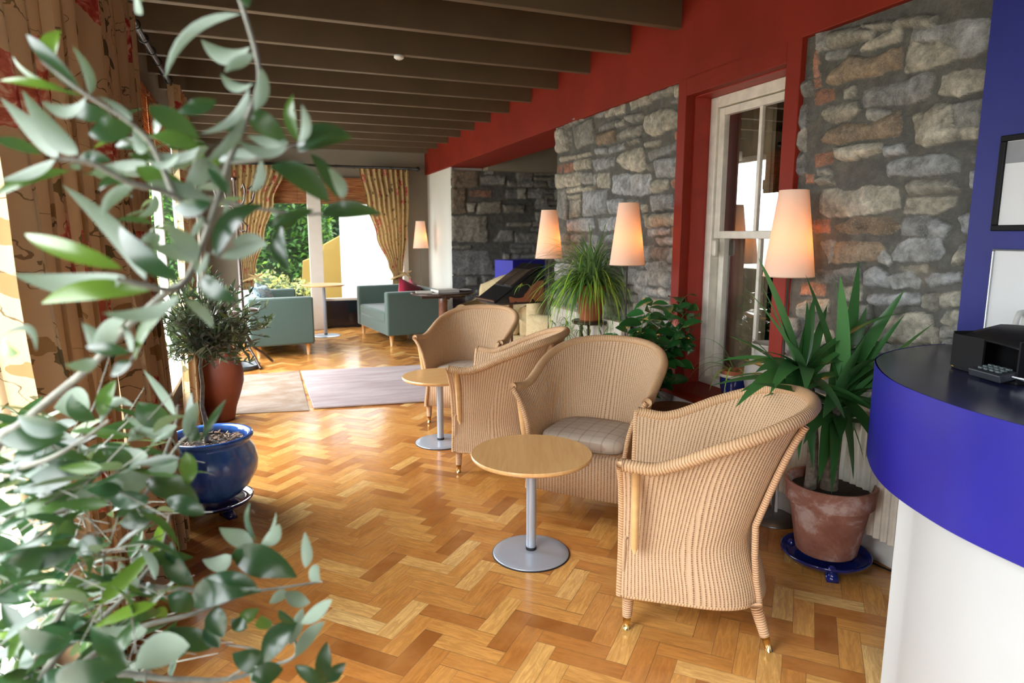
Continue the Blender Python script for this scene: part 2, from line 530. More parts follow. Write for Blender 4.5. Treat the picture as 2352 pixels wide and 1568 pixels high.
def rubble(name, parent, u0, u1, z0, z1, res, place, polys, seed, tone=1.0, hrow=(.07, .16), cut=None):
    """polys: list of (points, kind) in wall (u,z); place(U,Z,h)->x,y,z arrays"""
    rnd = random.Random(seed)
    P = [(p, k, rnd.random(), rnd.random()) for p, k in polys]
    boxes = [(min(a for a, b in p), max(a for a, b in p), min(b for a, b in p), max(b for a, b in p)) for p, k in polys]
    z = z0
    while z < z1:                                   # coursed fill between the large stones
        h = rnd.uniform(*hrow); u = u0 - rnd.random()*.2
        while u < u1:
            w = rnd.uniform(.7, 3.0)*h
            hh = h*rnd.uniform(.75, 1.0)
            sub = [(u, u+w, z, z+hh)]
            if hh > .1 and rnd.random() < .35: sub = [(u, u+w, z, z+hh*.5-.008), (u, u+w, z+hh*.5+.008, z+hh)]
            for a, b, c, d in sub:
                k = .012
                q = [(a+k, c+k*.6), (b-k, c+k*.6), (b-k, d-k*.6), (a+k, d-k*.6)]
                j = .18*min(b-a, d-c)
                q = [(x+rnd.uniform(-j, j), y+rnd.uniform(-j, j)*.6) for x, y in q]
                q.insert(2, ((b-k+rnd.uniform(-.0, j)), (c+d)/2)); q.insert(5, (a+k-rnd.uniform(0, j), (c+d)/2))
                if any(min(b, B[1])-max(a, B[0]) > .004 and min(d, B[3])-max(c, B[2]) > .004 for B in boxes): continue
                P.append((q, 's', rnd.random(), rnd.random()))
            u += w
        z += h
    nu, nz = int((u1-u0)/res)+1, int((z1-z0)/res)+1
    U, Zg = np.meshgrid(np.linspace(u0, u1, nu), np.linspace(z0, z1, nz), indexing='ij')
    wu = U + (fbm(U, Zg, 14, seed+1)-.5)*.030; wz = Zg + (fbm(U, Zg, 14, seed+9)-.5)*.026
    H = (fbm(U, Zg, 9, seed+20)-.5)*.012 + (fbm(U, Zg, 60, seed+22)-.5)*.004
    mc = (.5+fbm(U, Zg, 20, seed+30)*.8)[..., None]*np.array([.17, .168, .15])
    C = mc.copy(); Al = np.full(U.shape, .12)
    fine = fbm(U, Zg, 40, seed+40)-.5; mid = fbm(U, Zg, 12, seed+44)-.5
    for p, k, r1, r2 in P:
        ax, bx_, az, bz = min(a for a, b in p)-.03, max(a for a, b in p)+.03, min(b for a, b in p)-.03, max(b for a, b in p)+.03
        i0, i1 = np.searchsorted(U[:, 0], [ax, bx_]); j0, j1 = np.searchsorted(Zg[0], [az, bz])
        if i1-i0 < 2 or j1-j0 < 2: continue
        sl = (slice(i0, i1), slice(j0, j1))
        d = -(sdf(p, wu[sl], wz[sl]))+(.010 if k != 'b' else .004)
        inside = d > 0
        cx = sum(a for a, b in p)/len(p); cz = sum(b for a, b in p)/len(p)
        top = .012+.030*r1 if k != 'b' else .010
        h = top*(1-np.exp(-np.maximum(d, 0)/(.010 if k == 'b' else .014)))
        h = h + (U[sl]-cx)*(r2-.5)*.16*min(1, .2/(bx_-ax)) + (Zg[sl]-cz)*(r1-.5)*.20*min(1, .15/(bz-az)) + fine[sl]*.010 + mid[sl]*.022
        H[sl] = np.where(inside, np.maximum(h, .001), H[sl])
        if k == 'b': col = np.array([.44, .21, .135])*(.75+.4*r2)
        elif k == 'w': col = np.array([.50, .47, .38])*(.85+.3*r2)
        elif k == 'l': col = np.array([.43, .45, .455])*(.85+.3*r2)
        elif k == 't': col = np.array([.33, .25, .17])*(.8+.4*r2)
        else:
            g = .27+.18*r2; col = np.array([g*(1+.10*(r1-.4)), g*(1+.02*(r1-.4)), g*(.92-.14*(r1-.5))])
        cc = col*(1+fine[sl]*.9+mid[sl]*1.1)[..., None]
        edge = np.clip(d/.006, 0, 1)[..., None]
        C[sl] = np.where(inside[..., None], cc*edge+C[sl]*(1-edge), C[sl]); Al[sl] = np.where(inside, 1.0, Al[sl])
    X_, Y_, Z_ = place(U, Zg, H)
    V = np.stack([X_, Y_, Z_], -1).reshape(-1, 3)
    idx = np.arange(nu*nz).reshape(nu, nz)
    F = np.stack([idx[:-1, :-1], idx[1:, :-1], idx[1:, 1:], idx[:-1, 1:]], -1).reshape(-1, 4)
    if cut is not None:
        Uc = (U[:-1, :-1]+U[1:, 1:])/2; Zc = (Zg[:-1, :-1]+Zg[1:, 1:])/2
        F = F[(~cut(Uc, Zc)).ravel()]
    if place(np.array(0.), np.array(0.), np.array(1.))[0] < place(np.array(0.), np.array(0.), np.array(0.))[0]: pass
    me = bpy.data.meshes.new(name)
    me.vertices.add(len(V)); me.vertices.foreach_set('co', V.astype(np.float32).ravel())
    me.loops.add(F.size); me.loops.foreach_set('vertex_index', F.astype(np.int32).ravel())
    me.polygons.add(len(F)); me.polygons.foreach_set('loop_start', np.arange(0, F.size, 4, dtype=np.int32))
    me.update(calc_edges=True); me.validate()
    me.polygons.foreach_set('use_smooth', [True]*len(me.polygons))
    ca = me.color_attributes.new('tint', 'FLOAT_COLOR', 'POINT')
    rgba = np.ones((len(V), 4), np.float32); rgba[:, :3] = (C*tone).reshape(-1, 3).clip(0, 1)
    rgba[:, 3] = Al.ravel()
    ca.data.foreach_set('color', rgba.ravel())
    me.materials.append(STONEM)
    o = bpy.data.objects.new(name, me); COL.objects.link(o); o.parent = parent
    return o
WX = 2.5
def pick(ox, oy, s, plane, lst):
    out = []
    for it in lst:
        k = 's'
        if isinstance(it[0], str): k, it = it[0], it[1:]
        q = []
        for i in range(0, len(it), 2):
            p = plane(ox+it[i]*s, oy+it[i+1]*s); q.append(p)
        out.append((q, k))
    return out
fx_ = lambda px, py: (lambda p: (p.y, p.z))(atx(px, py, WX-.02))
R3 = [(0,80,110,60,110,230,0,240),(120,80,600,0,560,110,120,220),('w',600,130,800,20,830,60,825,150,450,235,470,190),
(90,290,240,235,330,240,290,290,90,330),('t',110,560,140,470,330,320,470,340,830,230,840,390,500,500,170,560),
('w',890,330,920,165,1050,190,1200,140,1420,200,1400,300,1050,440,900,430),(940,130,960,20,1700,-60,1760,60,1680,220,1550,290,1420,300,1430,200,1250,120),
('b',-20,660,190,610,200,720,-20,780),('b',-20,250,22,240,30,500,-20,500),('b',-20,520,38,515,42,610,-20,625),('w',275,650,390,605,390,680,275,700),
('w',60,870,110,800,200,810,260,755,400,760,415,830,310,940,170,950,80,930),(470,790,480,650,850,560,1110,480,1155,520,1120,700,1000,750,500,805),
('w',1235,660,1260,500,1500,430,1700,450,1710,600,1450,690),(510,870,520,850,720,870,600,930,510,920),
('t',50,1130,120,1050,290,985,510,1000,820,850,825,1070,520,1130,200,1180,60,1150),
('w',960,900,1090,860,1220,780,1330,790,1400,960,1690,1000,1640,1100,1380,1110,1090,1190,1000,1150),(1370,790,1700,750,1690,980,1400,960),
('w',195,1240,640,1180,660,1240,400,1320,280,1350,195,1310),('l',680,1220,870,1190,885,1250,690,1285),('b',-20,1290,155,1265,160,1380,-20,1410),
('l',710,1400,780,1350,1150,1290,1290,1300,1420,1360,1420,1440,1280,1470,900,1490,720,1480),(20,1430,130,1440,160,1490,20,1480),(0,1540,150,1510,165,1568,0,1568),
('l',1540,1600,1560,1460,1720,1440,1720,1600),(1540,1300,1750,1280,1750,1340,1550,1340),(450,0,800,-60,1200,-100,1180,-10,860,0,640,20)]
R4 = [(145,60,220,30,300,20,300,80,180,100),('w',190,200,210,150,330,140,380,170,600,120,790,110,870,160,905,300,830,320,480,370,280,370,190,320),
(970,100,1050,60,1380,70,1430,130,1300,150,1010,180),('w',945,350,980,240,1400,215,1390,260,1250,340),
('b',20,410,280,400,275,515,20,520),('t',330,470,500,400,780,400,910,470,820,530,400,520),(920,540,940,420,1150,380,1170,400,1130,545),('l',1170,550,1180,420,1260,410,1350,480,1310,555),
('l',1440,400,1500,370,1680,370,1690,510,1470,510),(200,610,320,600,325,740,270,790),('t',330,620,700,620,770,680,700,760,450,800,320,790),
('l',830,740,890,640,1000,595,1270,580,1300,700,1280,740,1130,785,850,775),(1440,650,1690,600,1685,650,1440,665),('w',1370,800,1440,690,1680,690,1670,750,1450,800),
(720,750,760,700,820,800,800,820,730,780),('w',910,850,1150,840,1130,875,950,870),('l',600,880,700,840,790,900,800,1010,600,1000),(800,940,1000,890,1080,950,1060,1010,850,1025),
('l',1140,940,1200,910,1440,890,1440,940,1190,1005),(1515,1000,1560,920,1660,920,1660,1020),(150,880,530,860,540,950,160,960),('b',20,980,240,980,240,1090,20,1090),
('w',390,1040,550,1020,540,1130,400,1120),('l',620,1130,630,1100,1060,1090,1060,1160,700,1185),(1110,1180,1120,1090,1260,1080,1240,1190,1200,1215),
('w',1270,1100,1460,1060,1530,1180,1280,1195),('w',120,1140,280,1130,270,1240,130,1230),('w',670,1500,700,1400,850,1270,1170,1260,1190,1390,1240,1410,1240,1530),
('w',1270,1320,1320,1250,1650,1250,1650,1340,1450,1355),(1280,1500,1300,1380,1600,1380,1600,1500),('w',80,1470,130,1420,290,1420,300,1520,100,1530),(0,1180,90,1150,90,1300,0,1300),(430,1200,640,1190,660,1300,430,1300),
('b',55,5,120,0,125,80,60,90)]
R5 = [(30,460,110,430,130,650,30,670),(135,450,165,440,165,500,140,500),(140,530,165,530,165,610,145,620),(180,430,370,355,400,560,210,635),(390,310,470,290,470,320,395,335),
('w',480,280,680,205,685,290,490,330),('w',725,180,930,110,940,190,740,250),(950,100,1160,40,1150,90,945,170),('w',1175,30,1250,0,1250,100,1175,130),(430,430,580,370,585,410,430,460),
(605,375,680,360,680,400,605,420),(700,330,850,305,860,340,770,390,700,360),('t',415,500,590,465,600,560,430,605),(610,500,700,450,850,420,830,500,610,550),
('w',880,420,900,330,1080,250,1220,300,1225,410,950,510,900,490),(1125,180,1220,150,1220,180,1130,200),('b',1165,480,1245,455,1240,540,1170,555),('w',60,730,350,675,355,700,60,770),
('l',400,650,510,635,510,680,410,690),('l',525,640,670,590,675,640,530,685),(710,575,840,535,840,560,720,600),('w',870,600,1030,555,1020,590,880,625),(905,690,1190,590,1190,640,930,750),
('w',610,760,640,710,780,640,850,640,885,830,830,860,660,820),('b',80,795,185,785,185,860,85,870),('b',25,815,70,800,70,875,25,880),('w',205,760,350,740,355,820,210,845),
('l',365,760,580,730,585,800,400,850),('l',980,770,1210,725,1215,895,990,915),(915,800,960,780,965,840,925,850),('w',25,900,240,875,245,990,30,1020),(265,885,355,875,365,970,270,975),
(375,905,400,900,400,980,380,985),('w',415,900,530,880,535,1010,415,1005),('l',565,920,690,895,935,900,930,1070,800,1090,570,1070),('w',945,960,1100,950,1100,1020,1000,1065,945,1060),
('b',1135,970,1160,935,1230,925,1230,1030,1140,1025),('w',135,1030,250,1015,255,1050,140,1070),('w',275,1020,385,1010,380,1030,280,1050),('w',150,1100,255,1090,255,1120,150,1130),
('w',150,1160,255,1145,250,1290,150,1305),('l',280,1070,515,1040,500,1255,285,1295),('l',540,1150,680,1130,660,1270,545,1270),('l',930,1120,1140,1105,1155,1220,940,1230),
(35,1050,120,1040,130,1330,30,1300),('l',145,1330,370,1320,385,1400,330,1435,135,1435),('l',420,1330,600,1320,600,1430,450,1430),('w',870,1290,1200,1270,1190,1370,900,1410),
('l',915,1440,1105,1430,1100,1460,920,1485),('b',1125,1410,1215,1400,1215,1500,1130,1490),('w',850,1190,905,1190,900,1240,855,1260),('l',1000,1520,1200,1510,1200,1568,1010,1568),
('l',490,1490,600,1490,580,1550,490,1540),('l',160,1490,265,1480,270,1540,160,1550)]
R6 = [('t',90,100,370,90,365,275,90,280),('t',85,300,235,295,235,565,85,570),('w',80,600,465,605,475,880,80,870),(75,980,470,985,560,1230,80,1230),(75,1260,220,1250,220,1390,75,1390),
(400,170,660,165,660,250,400,250),('b',270,320,520,320,520,400,270,380),('w',250,460,340,460,330,550,250,550),('w',360,460,620,440,620,560,360,570),(240,1270,370,1270,370,1350,240,1350),(640,480,880,480,880,560,660,560),(620,760,750,760,750,870,540,870)]
wr = struct('wall_right')
pl_x = lambda U, Z, H: (WX-H+0*U, U, Z)
rubble('stone_face', wr, 1.68, 2.60, 0, 2.37, .005, pl_x, pick(1870, 60, .2296, fx_, R3)+pick(1830, 400, .255, fx_, R4), 11)
rubble('stone_face', wr, 3.585, 5.46, 0, 2.37, .0075, pl_x, pick(1270, 190, .236, fx_, R5), 23, hrow=(.05, .12))
# mortar-grey masonry body behind the faces; leaves the window opening free
m = MB()
m.bx(2.52, 2.98, -3.05, 2.60, 0, 2.37); m.bx(2.52, 2.98, 3.60, 5.44, 0, 2.37); m.bx(2.54, 2.98, 2.60, 3.60, 0, .44)
m.make('masonry_core', plain('grey_mortar', (.16, .158, .14), .95, bump=.4), wr)
rubble('stone_return', wr, 2.5, 3.0, 0, 2.37, .012, lambda U, Z, H: (U, 5.44+H, Z), [], 31)
MB().bx(2.51, 2.53, 2.55, 3.65, 0, .44).make('plaster_apron', PLAST, wr)
# red beam over everything, its soffit over the alcove
MB().bx(2.465, 2.98, 1.5, 10.5, 2.35, 2.93).make('red_beam', RED, wr, bevel=.004)
MB().bx(2.48, 2.98, -3.05, 1.5, 2.35, 2.93).make('red_beam', RED, wr)
MB().bx(2.5, 3.0, 9.06, 10.5, 0, 2.35).bx(2.5, 2.52, 9.0, 9.07, 0, 2.35).make('wall_pier', WALLW, wr)
# alcove behind
wa = struct('wall_alcove')
fy_ = lambda px, py: (lambda p: (p.x, p.z))(aty(px, py, 9.0))
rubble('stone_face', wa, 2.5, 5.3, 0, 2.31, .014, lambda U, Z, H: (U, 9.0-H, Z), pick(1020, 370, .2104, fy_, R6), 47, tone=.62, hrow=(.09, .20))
m = MB(); m.bx(2.98, 5.4, 9.07, 9.17, 0, 2.93); m.bx(5.3, 5.4, 5.3, 9.1, 0, 2.93); m.bx(2.98, 5.4, 5.25, 5.42, 0, 2.93); m.bx(2.98, 5.3, 8.8, 9.05, 2.31, 2.93)
m.make('wall_board', WALLG, wa)
MB().bx(5.28, 5.4, 5.3, 9.1, 0, 2.9)
# blue wall
wb = struct('wall_blue')
MB().bx(2.44, 2.53, -3.05, 1.69, 0, 2.93).make('wall_board', BLUEW, wb)
# skirting
bs = MB(); bs.bx(2.455, 2.5, 1.705, 2.6, 0, .13); bs.bx(2.46, 2.5, 3.6, 5.44, 0, .13)
o = bs.make('baseboard_right', WHITEW, bevel=.006); tag(o, kind='structure')

# ------------------------------------------------------------------ sash window in the stone wall
w1 = struct('window_1')
YL, YR, ZB, ZT = 3.60, 2.60, .47, 2.365
m = MB()
m.bx(2.465, 2.535, 3.515, YL, ZB, ZT); m.bx(2.465, 2.535, YR, 2.695, ZB, ZT); m.bx(2.465, 2.535, 2.695, 3.515, 2.255, ZT)
m.make('casing', RED, w1, bevel=.004)
m = MB()
m.bx(2.53, 2.74, 3.505, 3.56, ZB, 2.30); m.bx(2.53, 2.74, 2.62, 2.705, ZB, 2.30); m.bx(2.53, 2.74, 2.705, 3.505, 2.25, 2.31)
m.make('reveal', plain('deep_red_paint', (.33, .030, .017), .5), w1)
SX = 2.64
m = MB()   # outer sash box
m.bx(SX, SX+.10, 3.44, 3.505, ZB, 2.25); m.bx(SX, SX+.10, 2.705, 2.755, ZB, 2.25); m.bx(SX, SX+.10, 2.755, 3.44, 2.185, 2.25); m.bx(SX, SX+.10, 2.755, 3.44, ZB, ZB+.05)
m.make('sash_box', WOODW, w1, bevel=.006)
def sash(z0, z1, x):
    s = MB()
    s.bx(x, x+.04, 3.385, 3.435, z0, z1); s.bx(x, x+.04, 2.757, 2.80, z0, z1); s.bx(x, x+.04, 2.80, 3.385, z0, z0+.045); s.bx(x, x+.04, 2.80, 3.385, z1-.045, z1)
    s.bx(x+.008, x+.03, 3.07, 3.095, z0+.04, z1-.04)
    o = s.make('sash', WOODW, w1, bevel=.004)
    q = MB(); q.grid([[(x+.02, 2.80, z0+.04), (x+.02, 2.80, z1-.04)], [(x+.02, 3.39, z0+.04), (x+.02, 3.39, z1-.04)]]); q.make('pane', GLASS, o)
sash(1.40, 2.18, SX+.015); sash(ZB+.05, 1.445, SX+.058)
MB().bx(SX+.0, SX+.03, 3.395, 3.435, 1.29, 1.39).make('sash_horn', WOODW, w1, bevel=.012)
# red bull-nosed sill
m = MB(); P = []
for i in range(13):
    a = PI*i/12
    P.append((2.40-.028*math.sin(a), 0, .442+.028*math.cos(a)))
prof = [(2.74, .47)]+[(p[0], p[2]) for p in P]+[(2.74, .414)]
m.grid([[(x, y, z) for x, z in prof] for y in (2.50, 3.72)], cv=True, flip=True)
b = len(m.v)-2*len(prof)
m.face([b+i for i in range(len(prof))]); m.face([b+len(prof)+i for i in range(len(prof))][::-1])
m.make('sill_board', RED, w1)
# the dim room beyond the sash
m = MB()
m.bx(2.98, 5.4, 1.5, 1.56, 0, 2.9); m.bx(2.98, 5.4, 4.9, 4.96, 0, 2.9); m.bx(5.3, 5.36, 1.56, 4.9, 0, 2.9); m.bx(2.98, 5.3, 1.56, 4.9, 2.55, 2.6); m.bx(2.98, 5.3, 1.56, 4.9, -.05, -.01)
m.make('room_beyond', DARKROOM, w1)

# ------------------------------------------------------------------ furniture materials
def weave_mat(name, light, mid, dark, fu=62.0, fv=120.0, dash=1.0):
    """strands run along v; u in metres across the strands"""
    t = NT(name)
    uv = t.new('ShaderNodeTexCoord'); sp = t.new('ShaderNodeSeparateXYZ'); t.link(uv.outputs['UV'], sp.inputs[0])
    v = t.coord()
    nz = t.noise(v, 5, 3)
    u2 = t.math('ADD', sp.outputs['X'], t.math('MULTIPLY', nz.outputs['Fac'], .0015))
    su = t.math('SINE', t.math('MULTIPLY', u2, 2*PI*fu))
    fl = t.math('FLOOR', t.math('MULTIPLY', u2, 2*fu))
    odd = t.math('MULTIPLY', t.math('MODULO', fl, 2), PI)
    sv = t.math('SINE', t.math('ADD', t.math('MULTIPLY', sp.outputs['Y'], 2*PI*fv), odd))
    a = t.math('MULTIPLY', t.math('ADD', su, 1), .5)
    a = t.math('POWER', a, .65)
    b = t.math('MULTIPLY', t.math('ADD', sv, 1), .5)
    h = t.math('ADD', t.math('MULTIPLY', a, .78), t.math('MULTIPLY', b, .22))
    f = t.noise(v, 90, 3); h2 = t.math('ADD', h, t.math('MULTIPLY', t.math('SUBTRACT', f.outputs['Fac'], .5), .35))
    c = t.ramp(h2, [(.08, dark), (.28, mid), (.7, light)])
    t.set(c, .68, spec=.3)
    t.bump(h, .55*dash, .004)
    return t.m
WEAVE = weave_mat('woven_paper_fibre', (.61, .42, .26), (.50, .33, .19), (.17, .085, .038))
WEAVE2 = weave_mat('woven_paper_fibre_dark', (.50, .30, .16), (.42, .24, .12), (.20, .10, .045), 90, 150)
def wrap_mat(name, light, dark, f=230.0, axis='X'):
    t = NT(name); uv = t.new('ShaderNodeTexCoord'); sp = t.new('ShaderNodeSeparateXYZ'); t.link(uv.outputs['UV'], sp.inputs[0])
    s = t.math('SINE', t.math('MULTIPLY', sp.outputs[axis], 2*PI*f/2))
    a = t.math('POWER', t.math('MULTIPLY', t.math('ADD', s, 1), .5), .5)
    t.set(t.ramp(a, [(.1, dark), (.6, light)]), .6); t.bump(a, .6, .003); return t.m
WRAP = wrap_mat('wound_fibre', (.62, .38, .21), (.24, .12, .055))
def braid_mat():
    t = NT('braided_fibre'); uv = t.new('ShaderNodeTexCoord'); sp = t.new('ShaderNodeSeparateXYZ'); t.link(uv.outputs['UV'], sp.inputs[0])
    ph = t.math('MULTIPLY', t.math('ABSOLUTE', t.math('SUBTRACT', t.math('FRACT', t.math('MULTIPLY', sp.outputs['Y'], 22)), .5)), 3.0)
    s = t.math('SINE', t.math('ADD', t.math('MULTIPLY', sp.outputs['X'], 2*PI*95), t.math('MULTIPLY', ph, 2.2)))
    a = t.math('POWER', t.math('MULTIPLY', t.math('ADD', s, 1), .5), .6)
    t.set(t.ramp(a, [(.08, (.34, .19, .085)), (.65, (.62, .39, .21))]), .6); t.bump(a, .5, .003); return t.m
BRAID = braid_mat()
BAMBOO = plain('pale_cane', (.72, .46, .20), .3, var=.12, scale=20, coat=.3)
BRASS = plain('brass', (.80, .58, .25), .22, 1.0, var=.08)
def check_mat():
    t = NT('check_cushion'); uv = t.new('ShaderNodeTexCoord'); sp = t.new('ShaderNodeSeparateXYZ'); t.link(uv.outputs['Object'], sp.inputs[0])
    def band(o, f, w):
        return t.math('LESS_THAN', t.math('FRACT', t.math('MULTIPLY', o, f)), w)
    a = t.math('ADD', band(sp.outputs['X'], 17, .14), band(sp.outputs['Y'], 17, .14))
    b = t.math('ADD', band(sp.outputs['X'], 8.5, .08), band(sp.outputs['Y'], 8.5, .08))
    c = t.mix(t.math('MULTIPLY', a, .30), (.50, .42, .33), (.30, .24, .19))
    c = t.mix(t.math('MULTIPLY', b, .35), c, (.34, .22, .16))
    n = t.noise(t.coord(), 200, 2); t.bump(n.outputs['Fac'], .3, .002)
    t.set(c, .9); return t.m
CHECK = check_mat()

# ------------------------------------------------------------------ woven tub chairs
def make_chair():
    ch = thing('woven_armchair', 'x', 'armchair')
    YF = -.25
    def prof(w):           # w 0..1 -> half width, back y, superellipse power
        if w < .34:
            q = w/.34; q = q*q*(3-2*q)
            return .272-.019*q, .262-.055*q
        q = (w-.34)/.66
        return .253+.040*q+.045*q**4, .207+.168*q**1.05+.02*q**5
    def uplan(t, hw, yb, p=.72):
        """t 0..1 from the front left corner round the back to the front right corner"""
        rb = min(hw*1.0, yb-YF-.08)
        ls = (yb-rb)-YF; la = PI*.5*(hw+rb)*.5*2*.97
        tot = 2*ls+la; s = t*tot
        if s < ls: return Vector((-hw, YF+s, 0))
        if s > ls+la: return Vector((hw, YF+(tot-s), 0))
        a = PI*(s-ls)/la
        cx, sy = math.cos(a), math.sin(a)
        return Vector((-hw*math.copysign(abs(cx)**p, cx), yb-rb+rb*abs(sy)**p, 0))
    def ztop(t):
        d = abs(t-.5)*2
        k = max(0, 1-(d/.86)**1.75)
        k = .45*k+.55*k*k*(3-2*k)
        return .645+.192*k+.010*(d > .9)*(d-.9)*10
    def shell(w, t, off=0):
        hw, yb = prof(w)
        p = uplan(t, hw-off, yb-off, .72+.20*max(0, (w-.34)/.66))
        z = .135+(ztop(t)-.135)*w
        d = abs(t-.5)*2
        if d > .80: # arm fronts come forward a little at the top and roll outwards
            e = (d-.80)/.20
            q = max(0, (w-.55)/.45)
            p.x += math.copysign(.020*e*q**2, p.x); p.y -= .004*e*q**3
        p.z = z
        return p
    NT_, NW = 96, 26
    ts = [i/NT_ for i in range(NT_+1)]; ws = [j/NW for j in range(NW+1)]
    m = MB()
    m.grid([[shell(w, t) for w in ws] for t in ts], uvf=lambda i, j: (ts[i]*1.62, j/NW*.62))
    wi = [.36+.64*j/20 for j in range(21)]
    m.grid([[shell(w, t, .022) for w in wi] for t in ts], uvf=lambda i, j: (ts[i]*1.62, wi[j]*.62), flip=True)
    # caps between the skins along the front edges
    for t in (0, 1):
        A = [shell(w, t) for w in wi]; B = [shell(w, t, .022) for w in wi]
        m.grid([A, B], uvf=lambda i, j: (i*.02, wi[j]*.6), flip=(t == 1))
    m.make('woven_shell', WEAVE, ch, smooth=True)
    # apron under the seat
    P = []
    for i in range(25):
        x = -.262+.524*i/24
        P.append([(x, YF-.012*math.sin(PI*i/24), .14+.0*i), (x, YF-.012*math.sin(PI*i/24), .35), (x, YF+.01, .365)])
    MB().grid(P, uvf=lambda i, j: (i/24*.524, j*.2)).make('apron', WEAVE, ch, smooth=True, solid=.012)
    # rope round the rim and down both front edges
    rim = []
    for t in [i/120 for i in range(121)]:
        p = shell(1, t, .010); p.z += .002
        rim.append(p)
    MB().tube(rim, .0225, 12).make('rim_braid', BRAID, ch, smooth=True)
    for t in (0, 1):
        pts = [shell(w, t, .010)+Vector((0, -.006, 0)) for w in [1-i/30 for i in range(31)]]
        pts[0].z += .004
        MB().tube(pts, .0125, 10).make('front_braid', BRAID, ch, smooth=True)
    pts = [shell(0, i/60, .004) for i in range(61)]
    MB().tube(pts, .007, 8).make('hem_braid', BRAID, ch, smooth=True)
    # seat deck and cushion
    def rr(hw, yf, yb, z, off):
        return [(lambda p: (p.x, max(p.y, yf), z))(uplan(i/40, hw-off, yb-off)) for i in range(41)]
    base = [(p[0], p[1]) for p in rr(.232, -.235, .20, 0, .0)]
    m = MB(); m.poly_prism(base[::-1], .34, .365); m.make('seat_deck', WEAVE2, ch)
    lv = [(.030, .362), (.006, .368), (.0, .392), (.004, .415), (.022, .428), (.07, .436), (.14, .442), (.22, .445)]
    m = MB(); P = []
    for off, z in lv:
        cx, cy = 0, -.01
        hw = .236
        row = []
        for q in range(48):
            a = 2*PI*q/48
            c, s_ = math.cos(a), math.sin(a)
            n_ = 5.0 if s_ < 0 else 2.9
            hy = .222 if s_ < 0 else .200
            r = (abs(c/.228)**n_+abs(s_/hy)**n_)**(-1/n_)
            r = max(.001, r-off)
            row.append((cx+r*c, cy+r*s_, z))
        P.append(row)
    m.grid(P, cv=True, flip=True)
    b = len(m.v)-48; m.face([b+i for i in range(48)])
    m.make('seat_cushion', CHECK, ch, smooth=True)
    # cane posts near the front
    for s in (-1, 1):
        m = MB(); m.tube([(s*.344, -.205, .638), (s*.322, -.205, .5), (s*.297, -.205, .345), (s*.290, -.205, .315)], [.0145, .0145, .0135, .004], 12)
        m.make('cane_post', BAMBOO, ch, smooth=True)
    # wound struts behind
    for s in (-1, 1):
        m = MB(); tq = .5+s*.135
        pts = [shell(w, tq, -.016) for w in (.97, .9, .8, .7, .6, .5, .42)]
        q0 = pts[-1]; pts += [Vector((q0.x, q0.y+.004, .31)), Vector((q0.x, q0.y+.014, .22)), Vector((q0.x, q0.y+.03, .125))]
        m.tube(pts, [.0125]*len(pts), 10)
        m.make('rear_strut', WRAP, ch, smooth=True)
    # legs with brass ferrules
    for s in (-1, 1):
        for (x, y, x2, y2) in ((.250, -.225, .252, -.228), (.235, .212, .255, .262)):
            m = MB(); a = Vector((s*x, y, .15)); b = Vector((s*x2, y2, .0))
            c = a.lerp(b, .66)
            m.tube([a, a.lerp(b, .3), c], [.0215, .020, .0175], 12)
            lg = m.make('leg', WRAP, ch, smooth=True)
            MB().tube([c, b], [.0155, .0115], 14).make('brass_ferrule', BRASS, lg, smooth=True)
    return ch
CH = make_chair()
def chair(src, x, y, deg, label):
    c = CH if src else copy_tree(CH)
    c.location = (x, y, 0); c.rotation_euler = (0, 0, math.radians(deg))
    tag(c, label, 'armchair', 'woven armchairs round the low tables')
    return c
CHAIRS = [
 chair(True, 1.50, 1.97, 234, 'tan woven tub armchair seen side-on, nearest the blue counter'),
 chair(False, 1.575, 2.945, 312, 'tan woven armchair with checked cushion facing the front low table'),
 chair(False, 1.365, 3.745, 238, 'woven armchair seen side-on between the two beech tables, its back to the glossy shrub'),
 chair(False, 1.465, 4.765, 318, 'tan woven armchair farthest from the counter, next to the pinkish rug'),
]

# ------------------------------------------------------------------ low round tables
def beech(name='beech_veneer', a=(.66, .36, .13), b=(.78, .48, .20)):
    t = NT(name); v = t.coord('Object', (2.5, 30, 4)); n = t.noise(v, 1.5, 5, .6, .6)
    t.set(t.ramp(n.outputs['Fac'], [(.3, a), (.7, b)]), .28, coat=.2, coatr=.1); return t.m
BEECH = beech(); SILVER = plain('silver_powder_coat', (.42, .47, .54), .28, .35, var=.02); RUB = plain('black_rubber', (.01, .01, .012), .6)
def low_table(x, y, R, h, label, rz=0, rb=.172, group='round tables on disc bases'):
    t = thing('round_table', label, 'table', (x, y, 0), rz, group)
    MB().lathe([(0, h-.022), (R-.012, h-.022), (R-.002, h-.014), (R, h-.006), (R-.004, h), (0, h)], 72).make('tabletop', BEECH, t, autos=30)
    MB().lathe([(.0, .012), (.022, .012), (.022, h-.03), (.05, h-.028), (.05, h-.022), (0, h-.022)], 32).make('pedestal', SILVER, t, autos=30)
    MB().lathe([(.024, .035), (.024, .020)], 24).make('collar', RUB, t)
    MB().lathe([(0, .018), (.03, .022), (.06, .018), (rb*.8, .013), (rb-.004, .009), (rb, .006), (rb, .003), (0, .003)], 64).make('base_disc', SILVER, t, smooth=True)
    MB().lathe([(rb-.01, .0), (rb+.003, .0), (rb+.003, .005), (rb-.004, .007)], 64).make('base_rim', RUB, t, smooth=True)
    return t
low_table(1.06, 2.555, .268, .475, 'round beech coffee table in front of the checked-cushion armchair', 1.2)
low_table(1.085, 4.262, .255, .475, 'round beech coffee table half hidden behind a woven armchair arm', .4)
low_table(.785, 9.58, .30, .735, 'tall round bistro table by the garden window', 0, .20, None)

